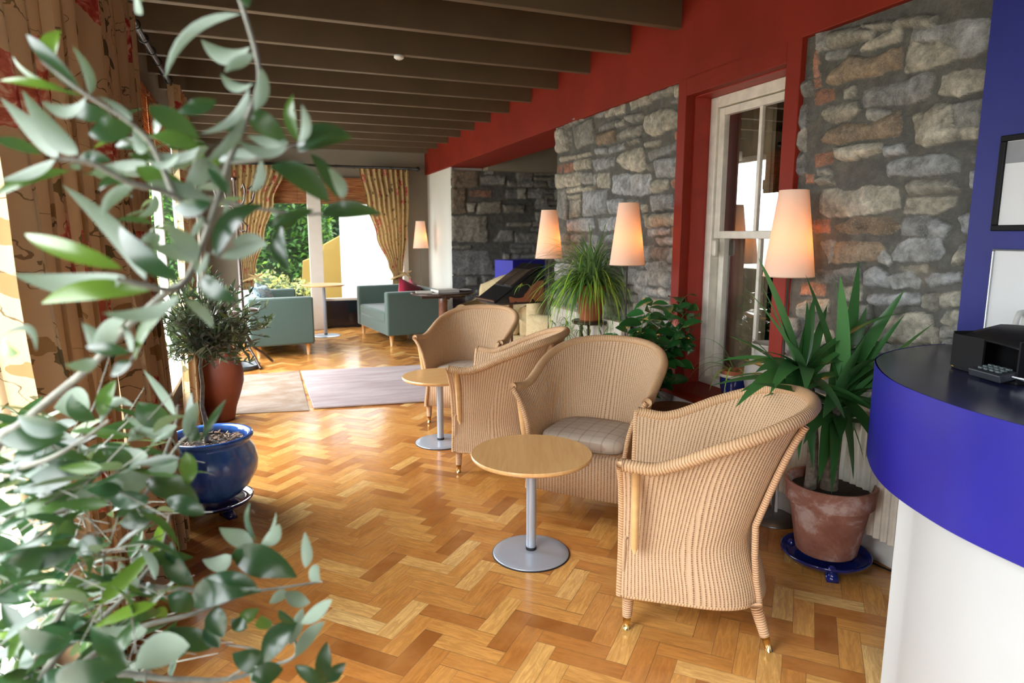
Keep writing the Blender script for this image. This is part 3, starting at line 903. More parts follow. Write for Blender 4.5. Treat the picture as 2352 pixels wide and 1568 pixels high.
# ------------------------------------------------------------------ floor lamps
def shade_mat():
    t = NT('cream_lampshade'); t.set((.88, .80, .70), .8, spec=.2)
    tr = t.new('ShaderNodeBsdfTranslucent'); tr.inputs['Color'].default_value = (.96, .78, .60, 1)
    mx = t.new('ShaderNodeMixShader'); mx.inputs[0].default_value = .34
    n = t.noise(t.coord('Object', (1, 1, .3)), 90, 3); t.bump(n.outputs['Fac'], .12, .002)
    t.link(t.b.outputs[0], mx.inputs[1]); t.link(tr.outputs[0], mx.inputs[2]); t.link(mx.outputs[0], t.out.inputs['Surface']); return t.m
SHADE = shade_mat(); GREYMETAL = plain('brushed_grey_metal', (.20, .20, .21), .35, .8)
def bulb_mat():
    t = NT('warm_bulb'); t.b.inputs['Emission Color'].default_value = (1, .55, .20, 1); t.b.inputs['Emission Strength'].default_value = 4
    t.set((1, .8, .5)); return t.m
BULB = bulb_mat()
def floor_lamp(x, y, label, watt=1.5):
    t = thing('floor_lamp', label, 'floor lamp', (x, y, 0), 0, 'conical floor lamps')
    MB().lathe([(0, .012), (.12, .010), (.125, .004), (.125, 0), (0, 0)], 40).make('base', GREYMETAL, t, smooth=True)
    MB().tube([(0, 0, .01), (0, 0, 1.30)], .006, 8).make('pole', GREYMETAL, t, smooth=True)
    sh = MB().lathe([(.116, 1.225), (.066, 1.628), (.064, 1.628), (.114, 1.225)], 48).make('lamp_shade', SHADE, t, smooth=True, autos=40)
    MB().tube([(.1155*math.cos(2*PI*k/40), .1155*math.sin(2*PI*k/40), 1.226) for k in range(40)], .0022, 6, closed=True).make('shade_trim', plain('cream_trim', (.62, .45, .30), .7), sh)
    MB().ball((.025, .0, 1.34), .024, 16, (1, 1, 1.3)).make('bulb', BULB, t, smooth=True)
    l = bpy.data.lights.new('lamp_light', 'POINT'); l.energy = watt; l.color = (1, .50, .16); l.shadow_soft_size = .03
    lo = bpy.data.objects.new('lamp_light', l); COL.objects.link(lo); lo.parent = t; lo.location = (.045, -.01, 1.385)
    return t
floor_lamp(2.345, 2.46, 'lit floor lamp with cream cone shade beside the sash window')
floor_lamp(2.255, 3.80, 'lit floor lamp with cream cone shade rising behind the glossy shrub')
floor_lamp(2.275, 5.12, 'lit floor lamp with cream cone shade behind the hanging spider plant')
floor_lamp(2.245, 9.82, 'small distant floor lamp against the cream wall, beside the curtain')

# ------------------------------------------------------------------ green sofas
def fabric(name, c, var=.16, s=160):
    t = NT(name); v = t.coord('Object', (1, 1, 2.5)); n = t.noise(v, s, 3, .7); n2 = t.noise(v, 12, 3)
    a = t.mix(n.outputs['Fac'], tuple(x*(1-var) for x in c), tuple(min(1, x*(1+var)) for x in c))
    t.set(t.mix(t.math('MULTIPLY', n2.outputs['Fac'], .25), a, tuple(x*.8 for x in c)), .95, spec=.2)
    t.b.inputs['Sheen Weight'].default_value = .3
    t.bump(n.outputs['Fac'], .35, .003); return t.m
TEAL = fabric('teal_upholstery', (.075, .118, .100)); OAKLEG = plain('oak_leg', (.62, .34, .14), .4)
def sofa(name, label, w, d, loc, rz):
    """origin at the near front corner of the near arm; +x goes back, +y along the seat; front faces -x"""
    t = thing(name, label, 'sofa', loc, rz, None)
    z0, za = .14, .70
    at_ = .13
    MB().bx(0, d, 0, at_, z0, za).make('arm', TEAL, t, bevel=.022, smooth=True, bseg=3)
    MB().bx(0, d, w-at_, w, z0, za).make('arm', TEAL, t, bevel=.022, smooth=True, bseg=3)
    MB().bx(d-.16, d, at_-.01, w-at_+.01, z0, za+.005).make('backrest', TEAL, t, bevel=.022, smooth=True, bseg=3)
    MB().bx(.01, d-.1, at_-.01, w-at_+.01, z0, .30).make('seat_base', TEAL, t, bevel=.01, smooth=True)
    MB().bx(.005, d-.15, at_+.002, w-at_-.002, .295, .44).make('seat_cushion', TEAL, t, bevel=.03, smooth=True, bseg=3)
    for x in (.07, d-.09):
        for y in (.07, w-.07):
            MB().tube([(x, y, z0+.01), (x, y, 0)], [.032, .018], 14).make('leg', OAKLEG, t, smooth=True)
    return t
sofa('sofa', 'teal two-seat sofa holding red cushions beside the curtain', 1.42, .80, (1.445, 8.29, 0), math.radians(8))
sofa('sofa', 'teal sofa facing away with patterned blue cushions, left of the garden window', 1.45, .72, (.38, 9.50, 0), math.radians(180+6))
def cushion(name, label, mat, w, h, th, loc, rot, group=None):
    m = MB(); N = 14
    def pt(i, j, s):
        u, v = i/N*2-1, j/N*2-1
        k = (1-abs(u)**2.6)*(1-abs(v)**2.6)
        pin = 1-.10*(1-abs(u)*abs(v))*max(abs(u), abs(v))**4
        return Vector((u*w/2*pin, s*th/2*max(0, k)**.5, v*h/2*pin))
    m.grid([[pt(i, j, 1) for j in range(N+1)] for i in range(N+1)]); m.grid([[pt(i, j, -1) for j in range(N+1)] for i in range(N+1)], flip=True)
    o = m.make(name, mat, None, smooth=True); o.location = loc; o.rotation_euler = [math.radians(a) for a in rot]
    return tag(o, label, 'cushion', group)
CRIM = fabric('crimson_velvet', (.36, .018, .045), .1, 60)
cushion('cushion', 'crimson cushion standing in the corner of the teal sofa seat', CRIM, .40, .40, .15, (1.80, 8.62, .62), (-16, 22, 28), 'red cushions')
cushion('cushion', 'crimson cushion leaning on the sofa back, partly behind the near arm', CRIM, .40, .38, .15, (1.93, 8.92, .605), (-10, -12, 84), 'red cushions')
def stripe_mat():
    t = NT('blue_pattern_fabric'); v = t.coord('Object', (9, 9, 9)); n = t.noise(v, 1.4, 3, .5, 1.5)
    t.set(t.ramp(n.outputs['Fac'], [(.40, (.50, .62, .64)), (.47, (.10, .24, .33)), (.53, (.62, .68, .66)), (.60, (.55, .36, .28)), (.66, (.70, .74, .72))], 'CONSTANT'), .9); return t.m
BLUP = stripe_mat()
cushion('cushion', 'blue and cream patterned cushion leaning in the left teal sofa', BLUP, .42, .40, .16, (-.02, 8.42, .63), (-18, 0, 62), 'patterned cushions')
cushion('cushion', 'blue patterned cushion at the far end of the left teal sofa', BLUP, .42, .40, .16, (-.02, 8.95, .62), (-14, 8, 78), 'patterned cushions')

# ------------------------------------------------------------------ dark pedestal table with papers
DARKW = plain('dark_stained_wood', (.045, .022, .014), .3, var=.3, scale=20, coat=.3)
REDW = plain('turned_mahogany', (.17, .06, .03), .3, var=.25, scale=20, coat=.3)
pt_ = thing('pedestal_table', 'dark oval pedestal table with turned column, covered in books', 'table', (1.93, 7.35, 0))
m = MB(); P = []
for r, z in ((0, .745), (.97, .745), (1, .752), (1, .765), (.98, .772), (0, .772)):
    P.append([(r*.375*math.cos(2*PI*k/48), r*.30*math.sin(2*PI*k/48), z) for k in range(48)])
m.grid(P, cv=True, flip=True); m.make('tabletop', DARKW, pt_, autos=30)
MB().bx(-.26, .26, -.03, .03, .70, .745).bx(-.03, .03, -.2, .2, .70, .745).make('bearer', DARKW, pt_, bevel=.008)
MB().lathe([(.05, .70), (.055, .66), (.05, .62), (.06, .40), (.072, .25), (.05, .17), (.09, .14), (.09, .10)], 28).make('column', REDW, pt_, smooth=True)
for k in range(4):
    a = PI/4+k*PI/2
    MB().tube([(math.cos(a)*r, math.sin(a)*r, z) for r, z in ((.05, .13), (.15, .12), (.24, .06), (.30, .02))], [.03, .028, .022, .018], 10).make('foot', DARKW, pt_, smooth=True)
PAPER = plain('book_paper', (.80, .79, .76), .6, var=.04)
covers = [plain('grey_cover', (.55, .55, .55), .5), plain('cream_cover', (.72, .69, .60), .4), plain('dark_cover', (.05, .05, .06), .4)]
def book(label, x, y, z, w, d, h, rz, cm, group='books on the pedestal table', name='book'):
    t = thing(name, label, 'book', (x, y, z), math.radians(rz), group)
    MB().bx(-w/2+.004, w/2-.003, -d/2+.004, d/2-.004, .003, h-.003).make('page_block', PAPER, t)
    MB().bx(-w/2, w/2, -d/2, d/2, 0, .003).bx(-w/2, w/2, -d/2, d/2, h-.003, h).bx(-w/2, -w/2+.003, -d/2, d/2, 0, h).make('cover', cm, t)
    return t
zt = .773
book('thick pale book flat in the middle of the dark pedestal table', 1.95, 7.33, zt, .27, .20, .032, 12, covers[1])
book('thin booklet at the window end of the pedestal table', 1.70, 7.33, zt, .18, .14, .014, -8, covers[1])
book('thin dark magazine near the stone end of the pedestal table', 2.13, 7.42, zt, .24, .18, .012, 24, covers[2])
book('open pale leaflet on top of the dark magazine', 2.17, 7.38, zt+.0125, .18, .14, .008, 5, covers[0])

# ------------------------------------------------------------------ rug and mat
def rug_mat(name, cols, sc):
    t = NT(name); v = t.coord('Object', sc); n = t.noise(v, 1.0, 6, .65, .4); f = t.noise(t.coord(), 220, 2)
    c = t.ramp(n.outputs['Fac'], [(.3, cols[0]), (.5, cols[1]), (.7, cols[2])])
    t.set(t.mix(t.math('MULTIPLY', f.outputs['Fac'], .3), c, tuple(x*.7 for x in cols[1])), .95, spec=.1); t.bump(f.outputs['Fac'], .6, .006); return t.m
m = MB(); cs = [(.322, 5.475), (1.62, 5.33), (1.56, 6.915), (.305, 7.06)]
m.poly_prism(cs, .004, .020)
o = m.make('rug', rug_mat('mauve_rug', ((.33, .26, .26), (.42, .35, .35), (.52, .45, .45)), (1.6, 7, 1)), None, bevel=.005)
tag(o, 'mauve grey wool rug lying on the parquet in front of the sofas', 'rug')
m = MB(); cs = [(-.66, 5.60), (.285, 5.44), (.29, 7.13), (-.60, 7.08)]
m.poly_prism(cs, .002, .007)
o = m.make('door_mat', rug_mat('brown_mat', ((.24, .15, .09), (.34, .26, .20), (.44, .38, .33)), (3, 5, 1)), None); tag(o, 'flat worn brown entrance mat beside the mauve rug', 'mat')

# ------------------------------------------------------------------ reception counter
TOPB = plain('dark_blue_counter_top', (.020, .022, .065), .22, var=.1, scale=6, bump=.05, bscale=20)
def band_mat():
    t = NT('ultramarine_lacquer'); v = t.coord('Object', (2, 2, 1)); n = t.noise(v, 2, 3)
    t.set(t.ramp(n.outputs['Fac'], [(.3, (.012, .012, .25)), (.7, (.016, .017, .30))]), .38); return t.m
BAND = band_mat(); DESKW = plain('white_desk_front', (.52, .55, .55), .5, var=.01)
curve = [(2.50, 1.760), (2.333, 1.760), (2.20, 1.735), (2.08, 1.695), (1.98, 1.643), (1.909, 1.588), (1.82, 1.500), (1.745, 1.412), (1.687, 1.326), (1.643, 1.235), (1.609, 1.142), (1.588, 1.07), (1.575, .997), (1.567, .912), (1.562, .78), (1.565, .6), (1.58, .4), (1.61, .2), (1.66, 0), (1.74, -.2), (1.86, -.42), (2.02, -.62)]
def resamp(c, n):
    """Catmull-Rom"""
    out = []
    for i in range(len(c)-1):
        p0, p1, p2, p3 = [Vector(c[max(0, min(len(c)-1, i+k))]) for k in (-1, 0, 1, 2)]
        for j in range(n):
            t = j/n
            out.append(.5*((2*p1)+(p2-p0)*t+(2*p0-5*p1+4*p2-p3)*t*t+(3*p1-p0-3*p2+p3)*t**3))
    out.append(Vector(c[-1])); return out
cv = resamp(curve, 5)
def inset(c, d):
    o = []
    for i, p in enumerate(c):
        t = (c[min(i+1, len(c)-1)]-c[max(i-1, 0)]).normalized()
        o.append(p+Vector((-t.y, t.x))*d)
    return o
dk = thing('reception_desk', 'curved reception counter with ultramarine band over a white front', 'reception desk', (2.0, .8, 0))
off = Vector((2.0, .8))
c0 = [p-off for p in inset(cv, .005)]
inner = [p-off for p in inset(cv, .42)]
m = MB(); n = len(c0)
for z, fl in ((1.0, False), (.972, True)):
    A = [(p.x, p.y, z) for p in c0]; B = [(p.x, p.y, z) for p in inner]
    m.grid([A, B], flip=not fl)
m.grid([[(p.x, p.y, 1.0) for p in c0], [(p.x, p.y, .972) for p in c0]], flip=False)
m.grid([[(p.x, p.y, 1.0) for p in inner], [(p.x, p.y, .972) for p in inner]], flip=True)
m.make('counter_top', TOPB, dk)
co = [p-off for p in cv]; ci = [p-off for p in inset(cv, .028)]
m = MB()
m.grid([[(p.x, p.y, z) for p in co] for z in (1.0005, .68)], flip=False); m.grid([[(p.x, p.y, z) for p in ci] for z in (.972, .68)], flip=True)
m.grid([[(p.x, p.y, .68) for p in co], [(p.x, p.y, .68) for p in ci]], flip=False)
m.make('fascia_band', BAND, dk, smooth=True)
wb_ = [p for p in inset(cv, .085)]
wb_ = [p for p in wb_ if not (p.y > 1.345 and p.x > 1.5)]
wb_ = [Vector((2.44, 1.36)), Vector((1.86, 1.36)), Vector((1.775, 1.350))]+[p for p in wb_ if p.y < 1.30]
wb_ = [p-off for p in wb_]; wi_ = [p-off for p in inset([q+off for q in wb_], .03)]
m = MB()
m.grid([[(p.x, p.y, z) for p in wb_] for z in (.972, .0)]); m.grid([[(p.x, p.y, z) for p in wi_] for z in (.972, .0)], flip=True)
m.make('front_panel', DESKW, dk, autos=30)
m = MB(); m.bx(-.15, .42, -.6, .3, .94, .972).make('shelf', DESKW, dk)

BLACKP = plain('black_plastic', (.004, .004, .005), .55, spec=.25)
# card terminal / tray
ti = thing('desk_tray', 'black plastic desk tray with a small keypad on the counter', 'tray', (2.10, 1.27, 1.0), math.radians(-18))
m = MB()
m.poly_prism([(-.10, -.13), (.16, -.13), (.16, .13), (-.10, .13)], 0, .012); m.make('base', BLACKP, ti, bevel=.004)
m = MB(); m.grid([[(-.10, y, .10+.012*math.cos(y*9)) for y in [-.13+.26*k/8 for k in range(9)]], [(.05, y, .135+.014*math.cos(y*9)) for y in [-.13+.26*k/8 for k in range(9)]], [(.17, y, .11) for y in [-.13+.26*k/8 for k in range(9)]]])
m.make('hood', BLACKP, ti, smooth=True, solid=.006)
MB().bx(-.10, .17, -.132, -.126, .01, .125).bx(-.102, -.096, -.0, .13, .01, .112).bx(-.10, .17, .126, .132, .01, .12).make('side_panel', BLACKP, ti)
MB().box((-.115, -.06, .022), (.055, .12, .022), Euler((0, math.radians(-12), 0)).to_matrix()).make('keypad', plain('dark_grey_plastic', (.03, .033, .04), .4), ti, bevel=.003)
kb = MB()
for i in range(4):
    for j in range(3): kb.box((-.130+j*.015, -.10+i*.022, .035+j*.003), (.010, .013, .005))
kb.make('keys', plain('grey_keys', (.10, .13, .13), .4), ti)
MB().bx(-.025, .165, -.120, .122, .012, .095).make('housing', BLACKP, ti, bevel=.006)
# plate of pebbles
pl = thing('patterned_plate', 'white rimmed china plate on the dark blue counter top', 'plate', (2.085, 1.155, 1.0))
CHINA = plain('white_china', (.80, .82, .84), .12, var=.02)
def chipat():
    t = NT('blue_and_white_glaze'); v = t.coord(); n = t.noise(v, 120, 3, .6)
    t.set(t.ramp(n.outputs['Fac'], [(.46, (.75, .77, .80)), (.54, (.12, .14, .28))], 'CONSTANT'), .12); return t.m
MB().lathe([(0, .003), (.07, .003), (.075, 0), (.08, .004), (.118, .020), (.128, .024), (.127, .027), (.110, .021)], 48).make('rim', CHINA, pl, smooth=True)
MB().lathe([(.110, .021), (.075, .0085), (0, .006)], 48).make('well', chipat(), pl, smooth=True)
rnd = random.Random(8)
PEB = [plain('pebble_green', (.10, .17, .14), .25), plain('pebble_brown', (.16, .09, .06), .25), plain('pebble_grey', (.30, .32, .30), .3)]
for k in range(7):
    a = k*2.4; r = .018+.014*math.sqrt(k)
    o = MB().ball((0, 0, 0), .013+.004*rnd.random(), 12, (1.1, .9, .62)).make('pebble', PEB[k % 3], None, smooth=True)
    o.location = (2.085+r*math.cos(a), 1.155+r*math.sin(a), 1.0+.0165+.0025*(k > 3)); o.rotation_euler = (0, 0, a)
    tag(o, ('green', 'brown', 'grey')[k % 3]+' polished pebble among those on the china plate', 'pebble', 'polished pebbles on the plate')
# small sweet wrapper
o = MB().ball((0, 0, 0), .014, 8, (1.2, .8, .5)).make('wrapped_sweet', plain('gold_foil', (.75, .60, .12), .3, .5), None); o.location = (2.055, 1.415, 1.0095); tag(o, 'tiny gold wrapped sweet at the far side of the black tray', 'sweet')
# white teapot behind the tray
tp = thing('white_teapot', 'off-white pottery teapot with a looped handle behind the black tray', 'teapot', (2.285, 1.385, 1.0), math.radians(20))
POT = plain('offwhite_stoneware', (.66, .66, .62), .35, var=.03)
MB().lathe([(0, 0), (.05, 0), (.066, .02), (.074, .055), (.064, .095), (.045, .115), (.03, .122), (0, .124)], 36).make('body', POT, tp, smooth=True)
MB().lathe([(0, .119), (.03, .119), (.026, .128), (0, .131)], 24).make('lid', POT, tp, smooth=True)
MB().tube([(-.045+.0, 0, .115), (-.03, 0, .150), (.0, 0, .172), (.04, 0, .172), (.075, 0, .150), (.085, 0, .11), (.073, 0, .07)], .008, 10).make('handle', POT, tp, smooth=True)
MB().tube([(-.06, 0, .05), (-.095, 0, .075), (-.115, 0, .115)], [.016, .012, .009], 10).make('spout', POT, tp, smooth=True)

# framed notices on the blue wall
def frame(label, z0, z1, y0, y1, t_, fm, inner):
    f = thing('picture_frame', label, 'picture frame', (2.44, (y0+y1)/2, z0))
    h = z1-z0; a = (y1-y0)/2
    m = MB()
    m.bx(-.018, -.0005, -a, a, 0, t_).bx(-.018, -.0005, -a, a, h-t_, h).bx(-.018, -.0005, -a, -a+t_, t_, h-t_).bx(-.018, -.0005, a-t_, a, t_, h-t_)
    m.make('frame', fm, f, bevel=.003)
    MB().bx(-.008, -.001, -a+t_, a-t_, t_, h-t_).make('mount', plain('white_mount', (.78, .79, .80), .5, var=.01), f)
    q = MB(); q.grid([[(-.011, -a+t_, t_), (-.011, -a+t_, h-t_)], [(-.011, a-t_, t_), (-.011, a-t_, h-t_)]], flip=True); q.make('pane', GLASS, f)
    if inner: MB().bx(-.009, -.0082, -a+t_+.0, a-t_-.0, h-t_-inner, h-t_-.002).make('print', plain('grey_print', (.30, .31, .33), .5), f)
    return f
frame('black-framed pale print on the blue wall, the upper of two', 1.435, 1.760, 1.18, 1.600, .020, BLACKP, .075)
frame('thin-rimmed white framed sheet low on the blue wall', 1.00, 1.372, 1.18, 1.585, .006, plain('silver_frame', (.45, .47, .50), .3, .8), 0)

# ------------------------------------------------------------------ curtains and blinds
def floral_mat(name, base=(.46, .335, .19), scale=1.0, trans=.03):
    t = NT(name); v0 = t.coord('UV', (scale, scale, scale))
    nz = t.noise(v0, 8, 4)
    vm = t.new('ShaderNodeVectorMath', operation='MULTIPLY_ADD')
    t.link(nz.outputs['Color'], vm.inputs[0]); vm.inputs[1].default_value = (.16, .16, .16); t.link(v0, vm.inputs[2])
    v = vm.outputs[0]
    def vor(sc, feat='F1', rnd=1.0):
        n = t.new('ShaderNodeTexVoronoi', feature=feat); n.inputs['Scale'].default_value = sc; n.inputs['Randomness'].default_value = rnd
        t.link(v, n.inputs['Vector']); return n
    big = vor(3.2); sep = t.new('ShaderNodeSeparateColor'); t.link(big.outputs['Color'], sep.inputs[0])
    fl = t.math('MULTIPLY', t.math('LESS_THAN', big.outputs['Distance'], .34), t.math('GREATER_THAN', sep.outputs[0], .45))
    pet = t.noise(v, 26, 3)
    leaf = vor(9.0); ls = t.new('ShaderNodeSeparateColor'); t.link(leaf.outputs['Color'], ls.inputs[0])
    lf = t.math('MULTIPLY', t.math('LESS_THAN', leaf.outputs['Distance'], .33), t.math('GREATER_THAN', ls.outputs[1], .50))
    vine = t.noise(v, 4.2, 2); vn = t.math('LESS_THAN', t.math('ABSOLUTE', t.math('SUBTRACT', vine.outputs['Fac'], .5)), .004)
    bn = t.noise(v, 2, 3)
    c = t.mix(bn.outputs['Fac'], tuple(x*.85 for x in base), tuple(min(1, x*1.12) for x in base))
    c = t.mix(vn, c, (.13, .09, .045))
    c = t.mix(lf, c, t.ramp(ls.outputs[0], [(.0, (.10, .085, .04)), (.6, (.15, .11, .05)), (.61, (.24, .15, .06))], 'CONSTANT'))
    c = t.mix(fl, c, t.ramp(pet.outputs['Fac'], [(.40, (.30, .035, .030)), (.50, (.46, .09, .07)), (.60, (.62, .40, .27))]))
    t.set(c, .85, spec=.15)
    tr = t.new('ShaderNodeBsdfTranslucent'); t.link(t.mix(.5, c, (.60, .30, .10)), tr.inputs['Color'])
    mx = t.new('ShaderNodeMixShader'); mx.inputs[0].default_value = trans
    t.link(t.b.outputs[0], mx.inputs[1]); t.link(tr.outputs[0], mx.inputs[2]); t.link(mx.outputs[0], t.out.inputs['Surface'])
    f = t.noise(t.coord(), 300, 2); t.bump(f.outputs['Fac'], .2, .002)
    return t.m
FLORAL = floral_mat('floral_curtain_cloth')
FLORAL2 = floral_mat('floral_curtain_cloth_far', (.50, .36, .17), 1.5, .18)

def curtain(name, label, mat, along, base, L0, L1, zs, folds, amp, group, seed=1, lin=1.0, n=220, parentgroup=None):
    """along: unit vector; zs: list of (z, start, end, ampfactor, normal offset); sheet of folds"""
    rnd = random.Random(seed)
    A = Vector(along); Nn = Vector((-A.y, A.x, 0)); B = Vector(base)
    ph = [rnd.uniform(-.25, .25) for _ in range(folds*2+4)]
    am = [rnd.uniform(.6, 1.25) for _ in range(folds*2+4)]
    cloth = L1-L0
    def interp(z):
        for i in range(len(zs)-1):
            if zs[i][0] >= z >= zs[i+1][0]:
                q = (zs[i][0]-z)/(zs[i][0]-zs[i+1][0]); q = q*q*(3-2*q)
                return [zs[i][k]*(1-q)+zs[i+1][k]*q for k in range(1, 5)]
        return list(zs[-1][1:])
    NZ = 60; P = []; ztop, zbot = zs[0][0], zs[-1][0]
    Zs = [ztop+(zbot-ztop)*j/NZ for j in range(NZ+1)]
    for i in range(n+1):
        u = i/n; row = []
        k = u*folds*2; ki = int(k)
        for j, z in enumerate(Zs):
            a, b, af, no = interp(z)
            fp = k+ph[ki]*(1-(k-ki))+ph[ki+1]*(k-ki)
            w = math.sin(fp*PI)
            w = math.copysign(abs(w)**.8, w)
            wob = .18*math.sin(z*3.1+ki*1.7)
            off = amp*af*(am[ki]*(1-(k-ki))+am[ki+1]*(k-ki))*(w+wob*.5)
            row.append(B+A*(a+(b-a)*u+.25*amp*af*math.sin(fp*2*PI))+Nn*(off+no)+Vector((0, 0, z)))
        P.append(row)
    cw = folds*.26
    m = MB(); m.grid(P, uvf=lambda i, j: (i/n*cw, Zs[j]))
    root = thing(name, label, 'curtain', (0, 0, 0), 0, group)
    m.make('cloth', mat, root, smooth=True)
    return root, P

# near pair on the left window wall, hanging 20 cm in front of the glass
curtain('floral_curtain', 'wide floral curtain with big roses, nearest the camera by the long window', FLORAL, (0, 1, 0), (-.56, 0, 0), 0, 1,
        [(2.40, 1.70, 2.62, .8, 0), (1.4, 1.80, 2.62, 1.0, 0), (.6, 1.95, 2.66, 1.0, 0), (.02, 1.98, 2.72, 1.1, 0)], 6, .060, 'floral curtains on the window wall', 3)
curtain('floral_curtain', 'floral curtain hung on the wall between the two long windows, behind the olive leaves', FLORAL, (0, 1, 0), (-.53, 0, 0), 0, 1,
        [(2.46, 2.68, 3.62, .8, 0), (1.4, 2.70, 3.56, 1.0, 0), (.6, 2.72, 3.42, 1.1, -.03), (.02, 2.76, 3.28, 1.2, -.07)], 7, .055, 'floral curtains on the window wall', 5)
curtain('floral_curtain', 'narrow floral curtain at the far side of the long window, above the terracotta urn', FLORAL, (0, 1, 0), (-.53, 0, 0), 0, 1,
        [(2.50, 5.45, 6.25, .8, 0), (1.5, 5.35, 6.15, .9, 0), (.7, 5.0, 5.55, .8, 0), (.02, 4.95, 5.40, 1.0, 0)], 7, .045, 'floral curtains on the window wall', 9)
# rod along the window wall
def rod(name, label, pts, r, group=None):
    t = thing(name, label, 'curtain rod', pts[0], 0, group)
    a = Vector(pts[0]); q = [Vector(p)-a for p in pts]
    MB().tube(q, r, 12).make('pole', BLACKM, t, smooth=True)
    d = (q[-1]-q[0]).normalized()
    for e, s in ((q[0], -1), (q[-1], 1)):
        MB().ball(e+d*s*.02, r*1.9, 12).make('finial', BLACKM, t, smooth=True)
    n = max(4, int((q[-1]-q[0]).length/.13))
    for k in range(1, n):
        c = q[0].lerp(q[-1], k/n)
        nx = Vector((-d.y, d.x, 0))
        if k % 2: MB().tube([c+(nx*math.cos(a_)+Vector((0, 0, 1))*math.sin(a_))*(r+.008) for a_ in [2*PI*i/14 for i in range(14)]], .004, 6, closed=True).make('ring', BLACKM, t, smooth=True)
    return t
rod('curtain_rod', 'black iron curtain pole with rings along the long window wall', [(-.55, 1.55, 2.50), (-.55, 6.45, 2.50)], .016)
rod('curtain_rod', 'black iron curtain pole across the far garden window', [(-.38, 10.10, 2.415), (2.27, 10.10, 2.415)], .018)
# end-window curtains, swept to tiebacks
cr, PR = curtain('floral_curtain', 'floral curtain swept aside with a tieback, right of the garden window', FLORAL2, (1, 0, 0), (0, 10.10, 0), 0, 1,
        [(2.395, 1.41, 2.14, .8, 0), (1.9, 1.50, 2.14, .9, 0), (1.4, 1.63, 2.10, .9, 0), (.95, 1.80, 2.03, .7, 0), (.80, 1.865, 2.01, .55, 0), (.55, 1.84, 2.03, .7, 0), (.02, 1.80, 2.06, .9, 0)], 9, .040, 'floral curtains at the garden window', 11)
cl, PL_ = curtain('floral_curtain', 'floral curtain swept aside behind the coat stand, left of the garden window', FLORAL2, (1, 0, 0), (0, 10.10, 0), 0, 1,
        [(2.395, -.34, .40, .8, 0), (1.9, -.34, .20, .9, 0), (1.4, -.32, .04, .9, 0), (.95, -.30, -.10, .7, 0), (.80, -.29, -.14, .55, 0), (.55, -.30, -.12, .7, 0), (.02, -.30, -.08, .9, 0)], 9, .040, 'floral curtains at the garden window', 13)
for root, xa, xb in ((cr, 1.86, 2.02), (cl, -.30, -.13)):
    m = MB(); pts = []
    for k in range(25):
        a = 2*PI*k/24
        pts.append(((xa+xb)/2+(xb-xa)/2*1.25*math.cos(a), 10.10+.065*math.sin(a), .80+.045*math.cos(a)))
    m.tube(pts[:-1], .028, 8, closed=True, flat=.45); m.make('tieback', FLORAL2, root, smooth=True)
    m = MB(); c = Vector((xb+.02, 10.03, .83))
    for a in (25, 155, 205, -35):
        d = Vector((math.cos(math.radians(a)), 0, math.sin(math.radians(a))))
        m.tube([c, c+d*.05+Vector((0, -.02, 0)), c+d*.10], [.012, .032, .02], 8, flat=.5)
    m.make('tieback_bow', FLORAL2, root, smooth=True)
def blind_mat():
    t = NT('bamboo_slats'); v = t.coord(); sp = t.new('ShaderNodeSeparateXYZ'); t.link(v, sp.inputs[0])
    s = t.math('SINE', t.math('MULTIPLY', sp.outputs['Z'], 2*PI*55)); n = t.noise(t.coord('Object', (3, 3, 70)), 2, 3)
    f = t.math('ADD', t.math('MULTIPLY', s, .12), n.outputs['Fac'])
    c = t.ramp(f, [(.35, (.20, .06, .02)), (.55, (.46, .17, .06)), (.75, (.70, .38, .15))])
    t.set(c, .6)
    tr = t.new('ShaderNodeBsdfTranslucent'); t.link(c, tr.inputs['Color']); mx = t.new('ShaderNodeMixShader'); mx.inputs[0].default_value = .30
    t.link(t.b.outputs[0], mx.inputs[1]); t.link(tr.outputs[0], mx.inputs[2]); t.link(mx.outputs[0], t.out.inputs['Surface'])
    t.bump(s, .5, .003); return t.m
BLIND = blind_mat()
def blind(label, a, b, z0, z1, axis):
    t = thing('bamboo_blind', label, 'blind', (0, 0, 0), 0, 'bamboo roman blinds')
    m = MB()
    def bb(z0_, z1_, th, o):
        if axis == 'x': m.bx(a, b, 10.31-o-th, 10.31-o, z0_, z1_)
        else: m.bx(-.74+o, -.74+o+th, a, b, z0_, z1_)
    bb(z0, z1, .008, 0); bb(z0, z0+.11, .012, .012); bb(z0+.05, z0+.17, .012, .026)
    m.make('slat_panel', BLIND, t)
    m = MB(); bb(z1-.01, z1+.02, .03, 0); m.make('head_rail', BLIND, t)
    for k in (.2, .8):
        q = a+(b-a)*k; m = MB()
        if axis == 'x': m.tube([(q, 10.26, z1), (q, 10.26, z0)], .002, 5)
        else: m.tube([(-.69, q, z1), (-.69, q, z0)], .002, 5)
        m.make('cord', BLACKM, t)
    return t
blind('bamboo blind drawn up over the left half of the garden window', .0, FX[0]-.005, 1.88, 2.25, 'x')
blind('bamboo blind drawn up over the right half of the garden window', FX[1]+.005, 2.05, 1.88, 2.25, 'x')
blind('bamboo blind high on the long side window, edge-on next to the narrow curtain', 4.36, 5.62, 1.95, 2.44, 'y')
blind('bamboo blind high on the far stretch of the long side window', 5.66, 6.9, 1.95, 2.44, 'y')

